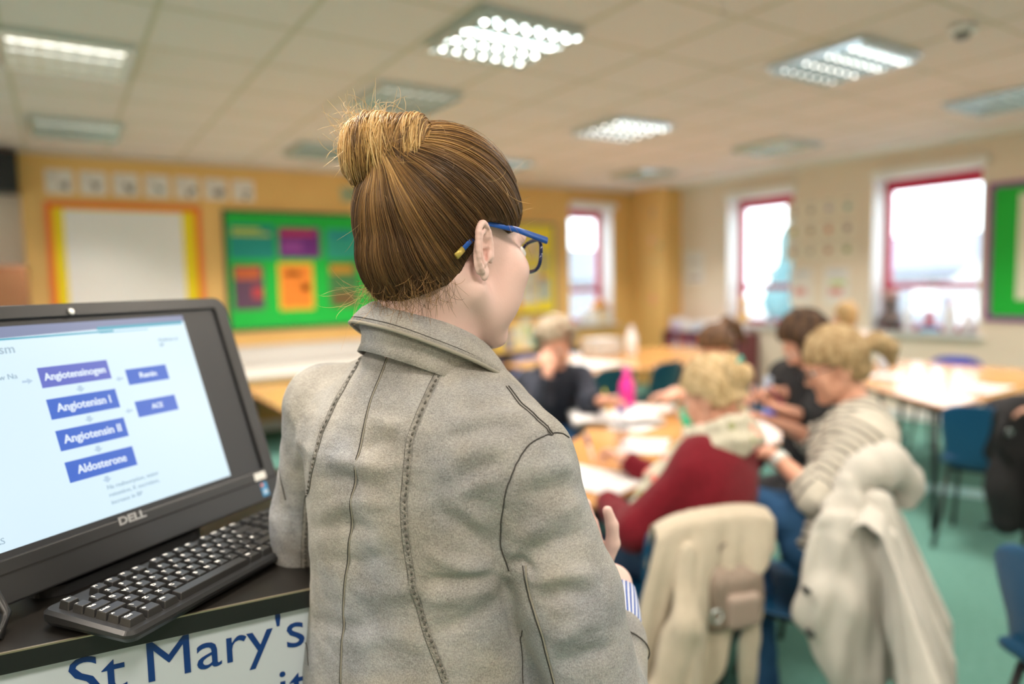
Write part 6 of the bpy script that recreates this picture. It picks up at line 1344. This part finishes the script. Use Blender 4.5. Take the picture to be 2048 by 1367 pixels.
for i in range(NST):
    # root: on the hairline or anywhere on the scalp below the bun
    if i < NST*.62:
        y = rg.uniform(-.112, .100); side = 1 if rg.rand() < .72 else -1; z = float(hline(y))+.003+abs(rg.normal(0, .006)); xx = math.sqrt(max(1-((y+.014)/.107)**2, .0))*.085*(1-max(0, -z)*2.2)
        if y < -.06: xx = rg.uniform(-1, 1)*xx; side = 1
        if y > .085: xx = rg.uniform(-1, 1)*.055; side = 1
        d0 = nrm(HT(side*xx, y, z)-HO)
    else:
        d0 = rg.normal(size=3); d0 = nrm(d0); l_ = np.array([d0@hr_, d0@hff, d0@hu])*.1; 
        if HO is not None and (l_[2]+.045 < float(hline(l_[1]-.018))+.004): continue
    if d0@tdir > .97: continue
    ds = slerp(d0, tdir, 17); lift = abs(rg.normal(0, .0012))+.0004; az = math.atan2(float(np.cross(tdir, d0)@hu), float(np.cross(tdir, d0)@hr_)) 
    wav = rg.normal(0, .010); ph = rg.uniform(0, 6.28); pts = []; ax_ = nrm(np.cross(d0, tdir))
    for j, d_ in enumerate(ds):
        q = j/16; d2 = nrm(d_+ax_*(wav*math.sin(q*math.pi)+.004*math.sin(q*9+ph))); p = surf(d2, lift*(1+.6*math.sin(q*3.1)) if q > .06 else .0002)
        if p is not None: pts.append(p)
    if len(pts) < 8: continue
    base = np.clip(.33+.30*(lockhue(az)-.5)+rg.normal(0, .12), .02, .95); qq = np.linspace(0, 1, len(pts)); uu = base*(.74+.55*qq**1.6)+.36*qq**1.8*(.7+.6*math.sin(az*3+.5))  # golden highlight near the tie painted into the strand colour
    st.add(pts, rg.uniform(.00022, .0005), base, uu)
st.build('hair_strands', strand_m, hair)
# bun: coiled hank around an axis pointing back and to the left
BC = Q(773, 302, .833); bax = nrm(Q(700, 290, .85)-Q(850, 300, .82)+(-FV*.02)); b1 = nrm(np.cross(bax, rise)); b2 = np.cross(b1, bax)
if b2@rise < 0: b2 = -b2
s = SDF(BC-.11, BC+.11, .0025); RB = np.array([bax, b1, b2])
s.ell(BC, (.053, .038, .039), RB, .01); s.ell(BC+bax*.016-b2*.004, (.034, .042, .042), RB, .008); s.ell(BC-bax*.030+b2*.006, (.024, .036, .038), RB, .01); s.cap(BC-bax*.01-b2*.01, TIE, .024, .022, .015)
P_, F_, _ = s.mesh('bun', 2); bun = link('hair_bun', npmesh('hair_bun', P_, F_), m_hb, hair, world=True); bun['label'] = 'loose golden bun'
bb = BVHTree.FromPolygons([Vector(p) for p in P_], [tuple(map(int, f_)) for f_ in F_]); sb = Strands()
for i in range(1900):
    q0 = rg.uniform(-1, 1); tw = rg.normal(0, .6)+.45; a0 = rg.uniform(0, 6.28); span = rg.uniform(1.6, 3.4); lift = abs(rg.normal(0, .0022))+.0003; pts = []
    for j in range(18):
        q = j/17; a = a0+span*(q-.5); c_ = BC+bax*(.040*q0+.014*tw*math.sin(a)); d_ = b1*math.cos(a)+b2*math.sin(a)+bax*(.55*q0)
        d_ = nrm(d_); h = bb.ray_cast(Vector(c_+d_*.1), Vector(-d_)); 
        if h[0] is not None: pts.append(np.array(h[0])+d_*lift*math.sin(.3+q*2.6))
    if len(pts) < 8: continue
    keep = [pts[0]]
    for p in pts[1:]:
        if np.linalg.norm(p-keep[-1]) < .02: keep.append(p)
    if len(keep) < 7: continue
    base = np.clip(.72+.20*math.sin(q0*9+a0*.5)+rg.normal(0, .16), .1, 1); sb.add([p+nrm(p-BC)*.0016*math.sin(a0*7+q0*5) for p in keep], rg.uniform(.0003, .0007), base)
# loose lock falling from the bun on the left
for i in range(130):
    o_ = rg.normal(0, .0045, 3); A = [Q(742, 268, .80), Q(728, 300, .80), Q(712, 330, .81), Q(702, 352, .82)]; t_ = np.linspace(0, 1, 10); pts = [np.array([np.interp(q, [0, .35, .7, 1], [a_[k] for a_ in A]) for k in range(3)])+o_*(1-.3*q) for q in t_]; sb.add(pts, .00045, np.clip(.8+rg.normal(0, .1), 0, 1))
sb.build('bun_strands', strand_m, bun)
# flyaways at bun, crown and nape
fl = Strands()
def curl_s(p0, d_, L_, c_, n=14, u=.8, r=.00018):
    pts = [np.array(p0)]; d_ = nrm(d_); ax_ = nrm(rg.normal(size=3))
    for j in range(n):
        d_ = nrm(d_+np.cross(ax_, d_)*c_+rg.normal(0, .04, 3)); pts.append(pts[-1]+d_*L_/n)
    fl.add(pts, r, u)
for i in range(170):
    d_ = nrm(bax*rg.uniform(-.3, 1.2)+b2*rg.uniform(-.2, 1)+b1*rg.uniform(-.6, .6)); h = bb.ray_cast(Vector(BC+d_*.1), Vector(-d_)); p = np.array(h[0]) if h[0] is not None else BC
    curl_s(p, d_+rg.normal(0, .5, 3), rg.uniform(.015, .045), rg.normal(0, .16), u=rg.uniform(.75, 1))
for i in range(620):
    x = rg.uniform(-.065, .078); y = rg.uniform(-.100, -.020); p = surf(nrm(HT(x, y, rg.uniform(-.070, -.035))-HO), 0)
    if p is None: continue
    curl_s(p, -rise*1.0+nrm(p-HO)*rg.uniform(-.1, .55)+hff*rg.uniform(-.1, .4)+rg.normal(0, .22, 3), rg.uniform(.012, .045), rg.normal(0, .14), u=rg.uniform(.25, .65), r=.00018)
for i in range(120):
    d_ = rg.normal(size=3); d_ = nrm(d_); 
    if d_@hff > .8 or d_@hu < -.3: continue
    p = surf(d_, .001)
    if p is not None: curl_s(p, np.cross(d_, rg.normal(size=3))+d_*.35, rg.uniform(.02, .05), rg.normal(0, .12), u=rg.uniform(.6, .95), r=.00015)
for i in range(70):
    p = HT(rg.uniform(-.02, .05), rg.uniform(-.06, .0), -.06); p = Q(rg.uniform(950, 985), rg.uniform(672, 690), .80) if i % 2 else Q(rg.uniform(700, 760), rg.uniform(600, 650), .80)
    if i % 3 == 0: curl_s(HT(rg.uniform(-.06, .0), -.09, -.045), -hr_*.6-rise*.9-hff*.3+rg.normal(0, .35, 3), rg.uniform(.04, .10), rg.normal(0, .10), n=22, u=.85, r=.00014)
fo = fl.build('flyaway_hair', strand_m, hair); fo['kind'] = 'stuff'
# nape mole
h_ = Q(836, 620, .80)
